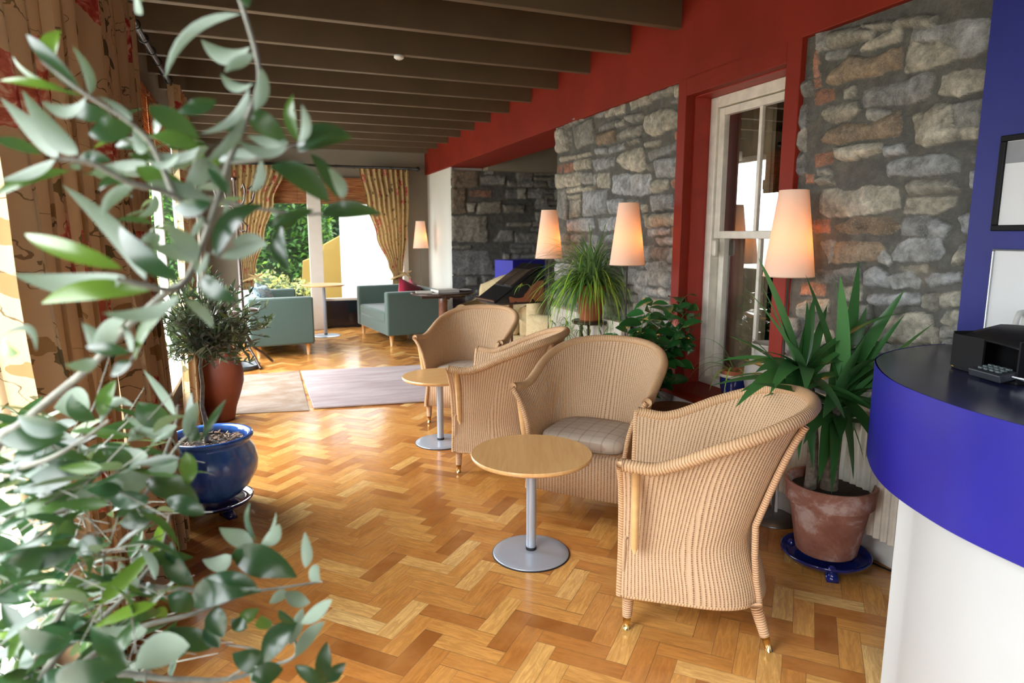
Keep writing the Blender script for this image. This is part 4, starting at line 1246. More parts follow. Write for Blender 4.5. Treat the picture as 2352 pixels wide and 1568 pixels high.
# ------------------------------------------------------------------ radiators
def radiator(label, y0, y1, z0, z1, x=2.365):
    t = thing('radiator', label, 'radiator', (x, (y0+y1)/2, 0), 0, 'white panel radiators')
    L = y1-y0; n = int(L/.034); P = []
    for i in range(n*6+1):
        y = -L/2+L*i/(n*6); s = math.sin(2*PI*i/6)
        P.append([(.0+.010*max(-.6, min(.6, s*1.3)), y, z) for z in (z0, z0+.02, z1-.02, z1)])
    MB().grid(P).make('ribbed_panel', WOODW, t, smooth=True)
    MB().bx(.008, .075, -L/2, L/2, z1-.015, z1).bx(.012, .07, -L/2, L/2, z0, z1-.02).bx(.0, .075, -L/2-.008, -L/2, z0, z1).bx(.0, .075, L/2, L/2+.008, z0, z1).make('casing', WOODW, t, bevel=.003)
    for e in (-1, 1): MB().tube([(.04, e*(L/2-.02), z0+.01), (.04, e*(L/2-.02), 0.0)], .008, 8).make('pipe', WHITEW, t)
radiator('white ribbed radiator under the stone wall behind the spider plant', 4.05, 5.25, .15, .80)
radiator('white ribbed radiator behind the terracotta yucca pot', 1.80, 2.52, .15, .68)

# ------------------------------------------------------------------ leaves
def leaf_mat(name, top, under, rough=.35, tr=.25, trc=(.25, .45, .05), var=.25, vs=40, under_rough=.6, coat=0, rand=True):
    t = NT(name); geo = t.new('ShaderNodeNewGeometry')
    at = t.new('ShaderNodeAttribute', attribute_name='tint'); sep = t.new('ShaderNodeSeparateColor'); t.link(at.outputs['Color'], sep.inputs[0])
    n = t.noise(t.coord(), vs, 3)
    tt = t.mix(sep.outputs[0], tuple(x*(1-var) for x in top), tuple(min(1, x*(1+var*1.6)) for x in top))
    tt = t.mix(sep.outputs[1], tt, (min(1, top[0]*5+.10), min(1, top[1]*3.6+.12), top[2]*1.0))
    uu = t.mix(sep.outputs[0], tuple(x*(1-var*.7) for x in under), tuple(min(1, x*(1+var*.7)) for x in under))
    c = t.mix(geo.outputs['Backfacing'], tt, uu)
    c = t.mix(t.math('MULTIPLY', n.outputs['Fac'], .3), c, tuple(x*.75 for x in top))
    t.set(c, t.mix(geo.outputs['Backfacing'], (rough,)*3, (under_rough,)*3), coat=coat)
    if tr:
        tb = t.new('ShaderNodeBsdfTranslucent'); t.link(t.mix(.5, c, trc), tb.inputs['Color'])
        mx = t.new('ShaderNodeMixShader'); mx.inputs[0].default_value = tr
        t.link(t.b.outputs[0], mx.inputs[1]); t.link(tb.outputs[0], mx.inputs[2]); t.link(mx.outputs[0], t.out.inputs['Surface'])
    return t.m
OLIVEL = leaf_mat('olive_leaf', (.015, .055, .022), (.19, .25, .19), .22, .18, (.30, .50, .10))
OLIVEP = leaf_mat('silvery_lit_olive_leaf', (.075, .135, .085), (.36, .42, .36), .35, .2, (.30, .50, .15))  # silvery leaf made paler, with window light put into its colour
OLIVEB = plain('olive_bark', (.25, .25, .21), .8, var=.25, scale=60, bump=.4)
YUCCAL = leaf_mat('yucca_leaf', (.045, .155, .040), (.07, .20, .06), .30, .12, (.15, .40, .05), .35)
GLOSSL = leaf_mat('glossy_leaf', (.022, .11, .026), (.08, .18, .06), .16, .12, (.15, .45, .05), .4, coat=.4)
SPIDL = leaf_mat('spider_leaf', (.12, .26, .06), (.20, .34, .12), .38, .22, (.25, .50, .10), .5)
BARK = plain('ringed_bark', (.17, .135, .10), .9, var=.5, scale=50, bump=.8, bscale=45)
SOIL = plain('dark_soil', (.020, .014, .010), .95, var=.5, scale=80, bump=.9, bscale=70)
TERRA = None
def terra_mat(name, a, b, bloom):
    t = NT(name); v = t.coord(); n = t.noise(v, 6, 6, .65, .5); n2 = t.noise(v, 50, 4)
    c = t.ramp(n.outputs['Fac'], [(.38, a), (.52, b), (.62, bloom)])
    t.set(c, .85); t.bump(n2.outputs['Fac'], .35, .004); return t.m
TERRA = terra_mat('weathered_terracotta', (.25, .095, .06), (.34, .15, .105), (.52, .38, .34))
TERRA2 = plain('terracotta', (.42, .115, .045), .7, var=.15, bump=.2)
def glaze(name, a, b, s=9):
    t = NT(name); v = t.coord('Object', (1, 1, .35)); n = t.noise(v, s, 6, .6, .6); n2 = t.noise(t.coord(), 45, 4)
    t.set(t.ramp(n.outputs['Fac'], [(.3, a), (.5, tuple((x+y)/2 for x, y in zip(a, b))), (.72, b)]), .10, coat=.5, coatr=.05)
    t.bump(n2.outputs['Fac'], .08, .004); return t.m
COBALT = glaze('cobalt_glaze', (.025, .07, .38), (.09, .28, .82))
NAVY = glaze('navy_glaze', (.006, .010, .09), (.016, .030, .22))

class Foliage:
    def __init__(s): s.m = MB(); s.c = []
    def leaf(s, base, tip, w, up=None, bend=0., seg=7, fold=.25, tint=None, shape='olive', twist=0., hang=None):
        """base->tip chord; bend lifts (+) the middle along up; up ~ upper-side normal"""
        base, tip = Vector(base), Vector(tip); ax = tip-base; L = ax.length
        if L < 1e-6: return
        ax.normalize()
        up = Vector(up) if up is not None else Vector((0, 0, 1))
        up = up-ax*up.dot(ax)
        if up.length < 1e-3: up = Vector((1, 0, 0))-ax*ax.x
        up.normalize(); side = ax.cross(up)
        b0 = len(s.m.v); P = []
        for i in range(seg+1):
            u = i/seg
            if shape == 'olive': ww = (math.sin(PI*min(1, u**.80*1.0))**.85)*(1-.25*u)*1.12 if 0 < u < 1 else 0.03
            elif shape == 'oval': ww = math.sin(PI*u**.85)**.75 if 0 < u < 1 else .02
            elif shape == 'blade': ww = min(1, .55+u*1.6)*(1-u**2.2)**.9 if u < 1 else .01
            else: ww = (.7+.3*min(1, u*4))*(1-u**3) if u < 1 else .02
            ww *= w/2
            c = base+ax*(L*u)+up*(4*bend*L*u*(1-u))
            if hang: c = c+Vector((0, 0, -hang*L*u*u))
            th = twist*u
            sd = side*math.cos(th)+up*math.sin(th); nn = up*math.cos(th)-side*math.sin(th)
            P.append([c-sd*ww+nn*ww*fold, c, c+sd*ww+nn*ww*fold])
        s.m.grid(P, uvf=lambda i, j: (i/seg, j/2), flip=True)
        tn = tint or (random.random(), 0)
        s.c.extend([(tn[0], tn[1], 0, 1)]*(3*(seg+1)))
    def make(s, name, mat, parent, xmax=None):
        if xmax is not None:                     # leaves rest against the wall instead of entering it
            for v in s.m.v:
                lim = xmax-parent.location.x
                if v.x > lim: v.x = lim-.25*min(.2, v.x-lim)
        return s.m.make(name, mat, parent, smooth=True, colors=s.c)

random.seed(77)
# ------------------------------------------------------------------ olive in the blue pot
def pot_saucer_feet(t, r, z0, h, mat, feet=3, fr=.022, a0=0):
    MB().lathe([(0, z0+.008), (r*.8, z0+.010), (r*.95, z0+.014), (r, z0+h), (r+.008, z0+h+.002), (r+.006, z0+h-.006), (r*.93, z0), (0, z0)], 56).make('saucer', mat, t, smooth=True)
    for k in range(feet):
        a = a0+2*PI*k/feet
        c = Vector((math.cos(a)*r*.86, math.sin(a)*r*.86, 0))
        m = MB()
        m.box(c*.86+Vector((0, 0, .012)), (.10, .045, .024), Euler((0, 0, a)).to_matrix())
        m.ball(c*1.06+Vector((0, 0, .020)), .020, 12); m.ball(c*.98+Vector((0, 0, .038+.004)), .018, 12)
        m.make('pot_foot', mat, t, smooth=True)
bt = thing('potted_olive_tree', 'small olive tree in a round cobalt glazed pot by the curtains', 'potted tree', (-.308, 3.585, 0))
MB().lathe([(0, .075), (.10, .075), (.135, .09), (.185, .14), (.222, .21), (.228, .265), (.212, .325), (.190, .362), (.188, .375), (.205, .385), (.212, .397), (.206, .408), (.190, .408), (.178, .398), (.176, .375), (.180, .35)], 72).make('pot', COBALT, bt, smooth=True)
pot_saucer_feet(bt, .185, .045, .022, NAVY, 3, a0=-1.05)
MB().lathe([(.180, .362), (.12, .366), (.06, .368), (0, .370)], 40).make('soil', SOIL, bt, smooth=True)
f = Foliage(); rr_ = random.Random(4)
m = MB(); cc = []
for k in range(230):
    a, r = rr_.random()*6.28, .165*math.sqrt(rr_.random()); l = rr_.uniform(.01, .028); th = rr_.random()*6.28
    m.box((r*math.cos(a), r*math.sin(a), .372+rr_.random()*.006), (l, .006, .003), Euler((rr_.uniform(-.4, .4), rr_.uniform(-.4, .4), th)).to_matrix())
m.make('bark_chips', plain('bark_chips', (.40, .27, .18), .8, var=.5, scale=60), bt).__setitem__('kind', 'stuff')
def tree(t, trunk, tr, crown_c, crown_r, nb, leaf_l, leaf_w, mat, bark, seed, density=10, lower=1.0):
    rnd = random.Random(seed); m = MB(); f = Foliage(); random.seed(seed)
    m.tube(trunk, tr, 10)
    top = Vector(trunk[-1]); cc_ = Vector(crown_c); R = Vector(crown_r)
    for i in range(nb):
        start = top.lerp(Vector(trunk[-2]), rnd.random()*.7) if rnd.random() < .5 else top
        th, ph = rnd.random()*2*PI, math.acos(rnd.uniform(-.8, 1))
        e = cc_+Vector((R.x*math.sin(ph)*math.cos(th), R.y*math.sin(ph)*math.sin(th), R.z*math.cos(ph)*(1 if math.cos(ph) > 0 else lower)))*rnd.uniform(.6, 1.05)
        mid = start.lerp(e, .5)+Vector((rnd.uniform(-.04, .04), rnd.uniform(-.04, .04), rnd.uniform(0, .07)))
        pts = [start*(1-q)**2+mid*2*q*(1-q)+e*q*q for q in [k/8 for k in range(9)]]
        m.tube(pts, [.004*(1-k/10)+.0008 for k in range(9)], 5)
        for k in range(density):
            q = rnd.uniform(.25, 1); p = start*(1-q)**2+mid*2*q*(1-q)+e*q*q
            d = (e-start).normalized()*.5+Vector((rnd.gauss(0, .6), rnd.gauss(0, .6), rnd.gauss(.15, .6)))
            d.normalize(); l = leaf_l*rnd.uniform(.6, 1.2)
            up = Vector((rnd.gauss(0, .7), rnd.gauss(0, .7), 1))
            f.leaf(p, p+d*l, leaf_w*rnd.uniform(.8, 1.2), up, rnd.uniform(-.05, .12), 5, .25, (rnd.random(), max(0, rnd.gauss(-.1, .3))))
    m.make('trunk', bark, t, smooth=True); f.make('foliage', mat, t)
tree(bt, [(-.02, .0, .36), (-.012, .0, .46), (-.025, .005, .56), (-.015, .01, .66), (-.02, .02, .76), (.0, .04, .88)], [.0125, .0115, .0105, .010, .009, .006], (.03, .05, .965), (.31, .27, .30), 135, .055, .0135, OLIVEP, OLIVEB, 12, 15, .9)

# ------------------------------------------------------------------ yucca in terracotta
yt = thing('potted_yucca', 'large yucca with sword leaves in a weathered terracotta pot', 'potted plant', (2.235, 2.02, 0))
MB().lathe([(0, .062), (.118, .062), (.124, .07), (.158, .27), (.160, .285), (.176, .292), (.184, .37), (.180, .378), (.168, .376), (.160, .34), (.158, .33)], 64).make('pot', TERRA, yt, autos=30)
pot_saucer_feet(yt, .176, .030, .028, NAVY, 3, a0=-2.2)
MB().lathe([(.160, .338), (.10, .345), (.05, .348), (0, .35)], 40).make('soil', SOIL, yt, smooth=True)
m = MB(); m.tube([(-.02, -.01, .33), (-.02, -.01, .45), (-.01, -.01, .62), (.0, 0, .74)], [.036, .033, .030, .026], 14); m.tube([(-.085, .03, .33), (-.08, .03, .42), (-.08, .035, .55), (-.09, .05, .70), (-.10, .06, .80)], [.026, .025, .022, .022, .018], 12)
m.make('trunk', BARK, yt, smooth=True)
f = Foliage(); O = Vector((2.235, 2.02, 0)); rnd = random.Random(6)
H1 = Vector((.00, .0, .76)); H2 = Vector((-.13, .08, .86))
Ylv = [ # tip px,py ; head ; depth offset; width ; hang ; tint
 (1742,592,2,-.02,.055,0,.6),(1710,658,2,-.10,.05,.0,.9),(1738,636,2,.08,.04,0,.5),(1853,688,2,.10,.036,.05,.6),(1930,632,1,-.12,.058,0,.95),(1918,634,1,.0,.05,0,.5),
 (1973,598,1,.12,.045,0,.4),(1990,705,1,.0,.048,0,.3),(2078,665,1,.05,.05,.0,.2),(2078,722,1,.12,.034,.0,.2),(2145,742,1,-.02,.034,.05,.3),(2118,820,1,.05,.038,.30,.2),
 (1850,630,1,.14,.036,0,.2),(1690,935,2,-.16,.058,.45,.6),(1725,775,2,.02,.036,.05,.2),(1735,855,2,-.14,.052,.35,.6),(1730,880,1,-.22,.036,.0,.2),(1768,905,2,-.20,.056,.45,.6),
 (1900,700,2,.12,.034,0,.3),(1990,770,1,-.14,.055,0,1.),(1940,695,1,.1,.05,0,.3),(1800,780,2,-.16,.040,.2,.3),(1850,900,2,-.20,.058,.45,.5),(1960,760,1,.15,.045,.1,.3),
 (1870,680,2,.1,.04,.1,.3),(1880,1110,1,-.16,.050,.45,.2),(1910,1135,1,-.13,.052,.45,.2),(1960,1100,1,-.1,.050,.4,.2),(1868,1080,2,-.1,.045,.4,.2),(1960,1030,1,.05,.05,.5,.4),
 (1990,960,1,-.05,.05,.4,.5),(2000,900,1,.0,.048,.3,.3),(1790,1000,2,-.14,.05,.5,.4),(1820,960,2,-.12,.05,.45,.7),(1690,845,2,.0,.04,.25,.3),(1760,700,2,.15,.04,.1,.3),(2030,850,1,.1,.045,.25,.3),
 (1845,1020,1,-.2,.05,.4,.5),(1930,1010,1,-.2,.05,.35,.6),(1985,1060,1,-.05,.04,.5,.3),(1890,960,1,-.2,.055,.3,.7),(1700,900,2,.05,.045,.4,.3)]
for px, py, h, dy, w, hang, tn in Ylv:
    tip = aty(px, py, 2.02+dy)
    if tip.x > 2.42: tip = atx(px, py, 2.42)
    tip = tip-O
    b = (H1 if h == 1 else H2)+Vector((rnd.uniform(-.02, .02), rnd.uniform(-.02, .02), rnd.uniform(-.10, .02)))
    L = (tip-b).length
    t2 = tip+Vector((0, 0, hang*L))       # lift the chord; the hang brings the tip back
    out = (tip-b); up = Vector((-out.x, -out.y, .0)).normalized()*.5+Vector((0, 0, .8)) if hang < .2 else Vector((0, 0, 1))
    f.leaf(b, t2, w*1.45, up+Vector((rnd.uniform(-.3, .3), -.5, 0)), .02+.0*hang, 12, .22, (tn, .25 if tn > .9 else 0), 'blade', rnd.uniform(-.3, .3), hang*L/(t2-b).length)
for k in range(34):
    h = H1 if k % 2 else H2; a = rnd.uniform(2.2, 6.8); el = rnd.uniform(-.2, 1.1); Lk = rnd.uniform(.34, .52)
    b = h+Vector((0, 0, rnd.uniform(-.12, .0))); tip = b+Vector((math.cos(a)*math.cos(el), math.sin(a)*math.cos(el), math.sin(el)))*Lk
    f.leaf(b, tip, rnd.uniform(.045, .065), (0, -.3, 1), .04, 12, .22, (rnd.random()*.7, 0), 'blade', rnd.uniform(-.4, .4), rnd.uniform(.05, .5))
f.make('foliage', YUCCAL, yt, 2.44)

# ------------------------------------------------------------------ spider plant on a barley-twist stand
SPX, SPY = 2.285, 4.36
st = thing('plant_stand', 'dark barley-twist plant stand in front of the radiator', 'plant stand', (SPX, SPY, 0))
MB().lathe([(0, .765), (.135, .765), (.142, .772), (.142, .784), (.135, .79), (0, .79)], 40).make('top', DARKW, st, autos=30)
MB().lathe([(0, .22), (.10, .22), (.105, .228), (.10, .236), (0, .236)], 32).make('shelf', DARKW, st, autos=30)
for k in range(3):
    a = -2.2+2*PI*k/3
    n = 60; m = MB()
    m.tube([(.088*math.cos(a), .088*math.sin(a), .765-(.765-.03)*i/n) for i in range(n+1)], .0125, 10, lobes=2, lobe_amp=.36, twist=110)
    m.ball((.088*math.cos(a), .088*math.sin(a), .018), .018, 10); m.make('leg', DARKW, st, smooth=True)
sp = thing('potted_spider_plant', 'arching spider plant spilling over an orange terracotta pot', 'potted plant', (SPX, SPY, .791))
MB().lathe([(0, .0), (.078, .0), (.082, .008), (.112, .205), (.124, .21), (.130, .262), (.124, .266), (.116, .262), (.112, .24)], 48).make('pot', TERRA2, sp, autos=30)
MB().lathe([(.113, .245), (.06, .25), (0, .25)], 32).make('soil', SOIL, sp, smooth=True)
f = Foliage(); rnd = random.Random(21)
def arch(f, b, dirxy, L, rise, w, drop, tint, seg=12):
    """a blade that rises then falls, in steps"""
    p = Vector(b); d = Vector((dirxy[0]*math.cos(rise), dirxy[1]*math.cos(rise), math.sin(rise))); P = []; st_ = L/seg
    side = Vector((-dirxy[1], dirxy[0], 0))
    n0 = len(f.m.v)
    for i in range(seg+1):
        u = i/seg; ww = w/2*(min(1, .5+u*2)*(1-u**3)+.03)
        nn = side.cross(d).normalized()*-1
        P.append([p-side*ww+nn*ww*.35, p.copy(), p+side*ww+nn*ww*.35])
        p = p+d*st_; d = (d+Vector((0, 0, -drop/seg))).normalized()
        side = (side+Vector((rnd.uniform(-.03, .03),)*3)).normalized()
    f.m.grid(P, uvf=lambda i, j: (i/seg, j/2), flip=False); f.c.extend([(tint[0], tint[1], 0, 1)]*(3*(seg+1)))
    return p
for k in range(560):
    a = rnd.random()*2*PI; L = rnd.uniform(.24, .58); rise = rnd.uniform(.30, 1.5)
    if rnd.random() < .25: a = rnd.gauss(PI, .7); L *= 1.15
    b = (rnd.gauss(0, .03), rnd.gauss(0, .03), .25)
    arch(f, b, (math.cos(a), math.sin(a)), L, rise, rnd.uniform(.008, .015), rnd.uniform(1.5, 3.6), (rnd.random(), max(0, rnd.gauss(.05, .35))))
for k in range(26):     # runners with plantlets
    a = rnd.uniform(2.2, 5.6); L = rnd.uniform(.35, .62)
    e = arch(f, (0, 0, .25), (math.cos(a), math.sin(a)), L, rnd.uniform(.2, .9), .005, rnd.uniform(3.5, 6), (.8, .5), 14)
    for q in range(9):
        aa = rnd.random()*6.28; arch(f, e, (math.cos(aa), math.sin(aa)), rnd.uniform(.06, .16), rnd.uniform(-.6, .9), .007, 2.5, (rnd.random(), .1), 6)
e = arch(f, (-.02, 0, .25), (-.97, .2), .52, .75, .005, 1.6, (.9, .6), 14)
for q in range(9):
    aa = rnd.random()*6.28; arch(f, e, (math.cos(aa), math.sin(aa)), rnd.uniform(.06, .13), rnd.uniform(-.3, .9), .006, 2.5, (rnd.random(), .3), 6)
f.make('foliage', SPIDL, sp, 2.44)

# small spider plant on the floor beyond the chairs
s2 = thing('potted_spider_plant', 'low spider plant in a small pot behind the third woven armchair', 'potted plant', (1.98, 5.05, 0))
MB().lathe([(0, 0), (.085, 0), (.12, .20), (.128, .24), (.115, .24), (.11, .21)], 36).make('pot', TERRA2, s2, autos=30)
MB().lathe([(.112, .215), (0, .22)], 24).make('soil', SOIL, s2)
f = Foliage()
for k in range(60):
    a = rnd.random()*2*PI; arch(f, (rnd.gauss(0, .02), rnd.gauss(0, .02), .22), (math.cos(a), math.sin(a)), rnd.uniform(.28, .52), rnd.uniform(.7, 1.35), rnd.uniform(.012, .02), rnd.uniform(1.4, 2.6), (rnd.random(), rnd.random()*.6))
f.make('foliage', SPIDL, s2)

# ------------------------------------------------------------------ glossy shrub
gs = thing('potted_hibiscus', 'glossy dark green shrub with one pink bud below the window', 'potted plant', (2.13, 3.50, 0))
MB().lathe([(0, 0), (.10, 0), (.105, .01), (.145, .25), (.155, .26), (.158, .30), (.145, .30), (.14, .27)], 40).make('pot', TERRA2, gs, autos=30)
MB().lathe([(.142, .275), (0, .28)], 24).make('soil', SOIL, gs)
O = Vector((2.13, 3.50, 0)); m = MB(); f = Foliage(); rnd = random.Random(31)
ends = [(1395,775),(1440,755),(1480,720),(1500,690),(1540,700),(1575,680),(1600,690),(1620,735),(1590,790),(1560,830),(1500,790),(1460,800),(1530,750),(1570,770),(1550,870),(1430,790),(1520,815),(1590,730),(1470,770),(1545,790)]
for i, (px, py) in enumerate(ends):
    e = aty(px, py, 3.42+rnd.uniform(-.14, .14))-O; s0 = Vector((rnd.uniform(-.02, .02), rnd.uniform(-.02, .02), .27))
    mid = s0.lerp(e, .5)+Vector((0, 0, .08)); mid.x *= .6; mid.y *= .6
    pts = [s0*(1-q)**2+mid*2*q*(1-q)+e*q*q for q in [k/8 for k in range(9)]]
    m.tube(pts, [.006-.0005*k for k in range(9)], 6)
    for k in range(20):
        q = max(.2, 1-.038*k*rnd.uniform(.7, 1.3)); p = s0*(1-q)**2+mid*2*q*(1-q)+e*q*q
        a = k*2.4+i; d = Vector((math.cos(a), math.sin(a), rnd.uniform(-.5, .6))); d.normalize()
        L = rnd.uniform(.085, .155)
        f.leaf(p, p+d*L, L*.46, Vector((rnd.uniform(-.8, .1), rnd.uniform(-1.1, .0), .8)), .06, 8, .28, (rnd.random(), 0), 'oval', rnd.uniform(-.3, .3), .1)
m.make('stem', plain('green_brown_stem', (.10, .11, .04), .7), gs, smooth=True); f.make('foliage', GLOSSL, gs, 2.52)
pk = aty(1551, 750, 3.28)-O
m = MB()
for k in range(5):
    a = k*1.257; m.tube([pk, pk+Vector((.018*math.cos(a), .012*math.sin(a), .022)), pk+Vector((.012*math.cos(a+.6), .012*math.sin(a+.6), .045))], [.004, .013, .004], 8, flat=.5)
m.make('flower', plain('salmon_petal', (.62, .20, .15), .6), gs, smooth=True)

# ------------------------------------------------------------------ things on the red sill
def painted_pot_mat():
    t = NT('blue_floral_glaze'); v = t.coord(); n = t.new('ShaderNodeTexVoronoi'); n.inputs['Scale'].default_value = 22; t.link(v, n.inputs['Vector'])
    sep = t.new('ShaderNodeSeparateColor'); t.link(n.outputs['Color'], sep.inputs[0])
    f = t.math('MULTIPLY', t.math('LESS_THAN', n.outputs['Distance'], .34), t.math('GREATER_THAN', sep.outputs[0], .55))
    c = t.mix(f, (.012, .020, .12), t.ramp(sep.outputs[1], [(0, (.45, .12, .10)), (.5, (.10, .28, .20)), (.8, (.62, .55, .42))], 'CONSTANT'))
    t.set(c, .12, coat=.4); return t.m
pp = thing('potted_spider_plant', 'small straggly plant in a blue flower-painted pot on the red window sill', 'potted plant', (2.545, 3.04, .471))
MB().lathe([(0, 0), (.062, 0), (.066, .006), (.064, .02), (.080, .08), (.082, .125), (.079, .135)], 44).make('pot', painted_pot_mat(), pp, smooth=True)
MB().lathe([(.079, .132), (.088, .136), (.088, .148), (.083, .152), (.077, .148), (.075, .12)], 44).make('pot_rim', plain('cream_glaze', (.66, .60, .48), .2), pp, smooth=True)
MB().lathe([(0, .125), (.077, .125)], 24).make('soil', SOIL, pp)
f = Foliage(); rnd = random.Random(41)
MB().lathe([(.066, .126), (.070, .172), (.066, .172), (.060, .13)], 32).make('inner_pot', TERRA2, pp, smooth=True)
for k in range(11):
    a = rnd.uniform(2.0, 5.2); arch(f, (0, 0, .13), (math.cos(a), math.sin(a)), rnd.uniform(.22, .42), rnd.uniform(.9, 1.4), rnd.uniform(.008, .014), rnd.uniform(2.5, 4.2), (rnd.random(), rnd.random()*.4))
f.make('foliage', SPIDL, pp)
gv = thing('stoneware_vase', 'tall pale grey stoneware jar standing on the red window sill', 'vase', (2.565, 2.775, .471))
STW = plain('grey_stoneware', (.40, .39, .35), .45, var=.2, scale=9, bump=.2)
MB().lathe([(0, 0), (.085, 0), (.10, .02), (.125, .10), (.140, .17), (.135, .23), (.112, .275), (.090, .295), (.086, .300), (.090, .306), (.084, .312), (.089, .318), (.082, .324), (.084, .345), (.104, .362), (.106, .370), (.098, .368), (.078, .345), (.074, .31)], 64).make('body', STW, gv, smooth=True)

# wooden tub stool behind the checked armchair
tb = thing('wooden_stool', 'round dark wooden stool tucked behind the checked-cushion armchair', 'stool', (2.13, 3.02, 0))
STOOLW = plain('old_brown_wood', (.13, .055, .028), .45, var=.35, scale=18, bump=.2)
MB().lathe([(0, .425), (.15, .425), (.158, .432), (.158, .452), (.150, .46), (0, .46)], 48).make('seat', STOOLW, tb, autos=30)
MB().lathe([(.128, .425), (.138, .30), (.140, .20), (.125, .06)], 40).make('drum', STOOLW, tb, smooth=True)
for z in (.36, .10): MB().lathe([(.141, z), (.1425, z+.02), (.1395, z+.02), (.137, z)], 40).make('hoop', BLACKM, tb)
MB().lathe([(.10, .06), (.13, .06), (.132, 0), (.10, 0)], 40).make('foot_ring', STOOLW, tb)

o = MB().tube([(2.34, 2.58, .006), (2.42, 2.50, .006), (2.435, 2.25, .006), (2.40, 2.05, .006), (2.43, 1.86, .006), (2.44, 1.80, .006)], .0045, 8).make('power_cable', BLACKP, None, smooth=True); tag(o, 'black lamp cable lying on the floor beside the skirting by the yucca', 'cable')

# ------------------------------------------------------------------ beyond: cream sofa, blue plinth, reading stand
def cream_mat():
    t = NT('cream_brocade'); v = t.coord('Object', (7, 7, 7)); n = t.noise(v, 1.3, 4, .55, 2.0); f = t.noise(t.coord(), 160, 3)
    t.set(t.mix(t.math('MULTIPLY', t.ramp(n.outputs['Fac'], [(.48, (0, 0, 0)), (.56, (1, 1, 1))]), .35), (.60, .48, .27), (.42, .31, .15)), .9); t.bump(f.outputs['Fac'], .4, .003); return t.m
CREAM = cream_mat()
cs_ = thing('armchair', 'cream patterned upholstered armchair in the stone alcove', 'armchair', (2.66, 7.30, 0), math.radians(-38))
m = MB()
MB().bx(-.45, .45, -.40, .38, .08, .30).make('seat_base', CREAM, cs_, bevel=.04, smooth=True, bseg=3)
MB().bx(-.30, .30, -.42, .24, .30, .46).make('seat_cushion', CREAM, cs_, bevel=.05, smooth=True, bseg=4)
for s in (-1, 1):
    MB().bx(s*.38-.08, s*.38+.08, -.40, .34, .28, .54).make('arm', CREAM, cs_, bevel=.05, smooth=True, bseg=4)
    m = MB(); m.tube([(s*.38, -.41, .55), (s*.38, 0, .56), (s*.38, .32, .60)], [.085, .085, .08], 18); m.make('arm_roll', CREAM, cs_, smooth=True)
P = []
for i in range(21):
    x = -.40+.80*i/20; top = .80+.15*math.cos(x*3.1)**2
    P.append([(x, .20, .30), (x, .22, .55), (x, .25, top-.06), (x, .30, top), (x, .36, top-.03), (x, .40, .5), (x, .38, .10)])
m = MB(); m.grid(P); 
for row, fl in ((0, False), (20, True)):
    idx = [row*7+k for k in range(7)]
    m.face(idx[::-1] if fl else idx)
m.make('backrest', CREAM, cs_, smooth=True)
for x in (-.38, .38):
    for y in (-.34, .33): MB().cyl((x, y, 0), .025, 0, .085, 14).make('foot', OAKLEG, cs_)
cs2 = thing('armchair', 'second cream armchair, low and partly hidden behind the spider plant stand', 'armchair', (3.12, 6.22, 0), math.radians(20))
MB().bx(-.45, .45, -.40, .38, .08, .42).make('seat_base', CREAM, cs2, bevel=.05, smooth=True, bseg=3)
MB().bx(-.42, .42, .20, .42, .30, .78).make('backrest', CREAM, cs2, bevel=.08, smooth=True, bseg=4)
for s in (-1, 1): MB().bx(s*.40-.08, s*.40+.08, -.42, .34, .28, .60).make('arm', CREAM, cs2, bevel=.06, smooth=True, bseg=4)
for x in (-.38, .38):
    for y in (-.34, .33): MB().cyl((x, y, 0), .025, 0, .085, 14).make('foot', OAKLEG, cs2)

DBL = plain('ultramarine_paint', (.022, .020, .36), .45, var=.05)
o = MB().bx(-.27, .27, -.20, .20, 0, 1.10).make('display_plinth', DBL, None, bevel=.006); o.location = (3.20, 8.15, 0); o.rotation_euler = (0, 0, math.radians(16))
tag(o, 'deep blue painted plinth in the alcove behind the reading stand', 'plinth')

rs = thing('reading_stand', 'black-topped sloping reading stand on a turned pole in the alcove', 'reading stand', (2.21, 5.86, 0), math.radians(8))
def art_mat():
    t = NT('orange_and_black_print'); v = t.coord('Object', (4, 4, 5)); n = t.noise(v, 1.0, 1, .4, .8)
    t.set(t.ramp(n.outputs['Fac'], [(.0, (.36, .12, .06)), (.49, (.012, .010, .012))], 'CONSTANT'), .35); return t.m
m = MB(); wedge = [(-.28, .0), (.26, .0), (.26, .30), (.22, .33)]
m.poly_prism(wedge, -.18, .18, lambda p: Vector((p[0], -p[2], .80+p[1]))); m.make('side_panel', art_mat(), rs, bevel=.003)
sl = math.atan2(.33, .50); R_ = Euler((0, -sl, 0)).to_matrix()
m = MB(); m.box(Vector((-.02, 0, .975)), (.62, .40, .018), R_); m.make('board', BLACKP, rs, bevel=.004)
MB().box(Vector((-.02, 0, .975))+R_ @ Vector((-.30, 0, .014)), (.012, .38, .026), R_).make('ledge', DARKW, rs)
MB().box((0, 0, .79), (.50, .34, .02)).make('tray', DARKW, rs)
MB().tube([(0, 0, .79), (0, 0, .6), (0, 0, .05)], [.020, .024, .022], 12, lobes=2, lobe_amp=.2, twist=80).make('pole', REDW, rs, smooth=True)
MB().lathe([(0, .05), (.06, .05), (.15, .03), (.16, .015), (.16, 0), (0, 0)], 32).make('base', DARKW, rs, smooth=True)
bk = thing('book', 'open picture book lying on the sloping reading stand', 'book', (2.21, 5.86, 0), math.radians(8))
m = MB(); c0_ = Vector((-.02, 0, .975)); m.box(c0_+R_ @ Vector((.06, .082, .0195)), (.26, .15, .014), R_); m.box(c0_+R_ @ Vector((.06, -.082, .0195)), (.26, .15, .014), R_); m.make('pages', plain('printed_pages', (.050, .036, .026), .4, var=.8, scale=9), bk, bevel=.004)
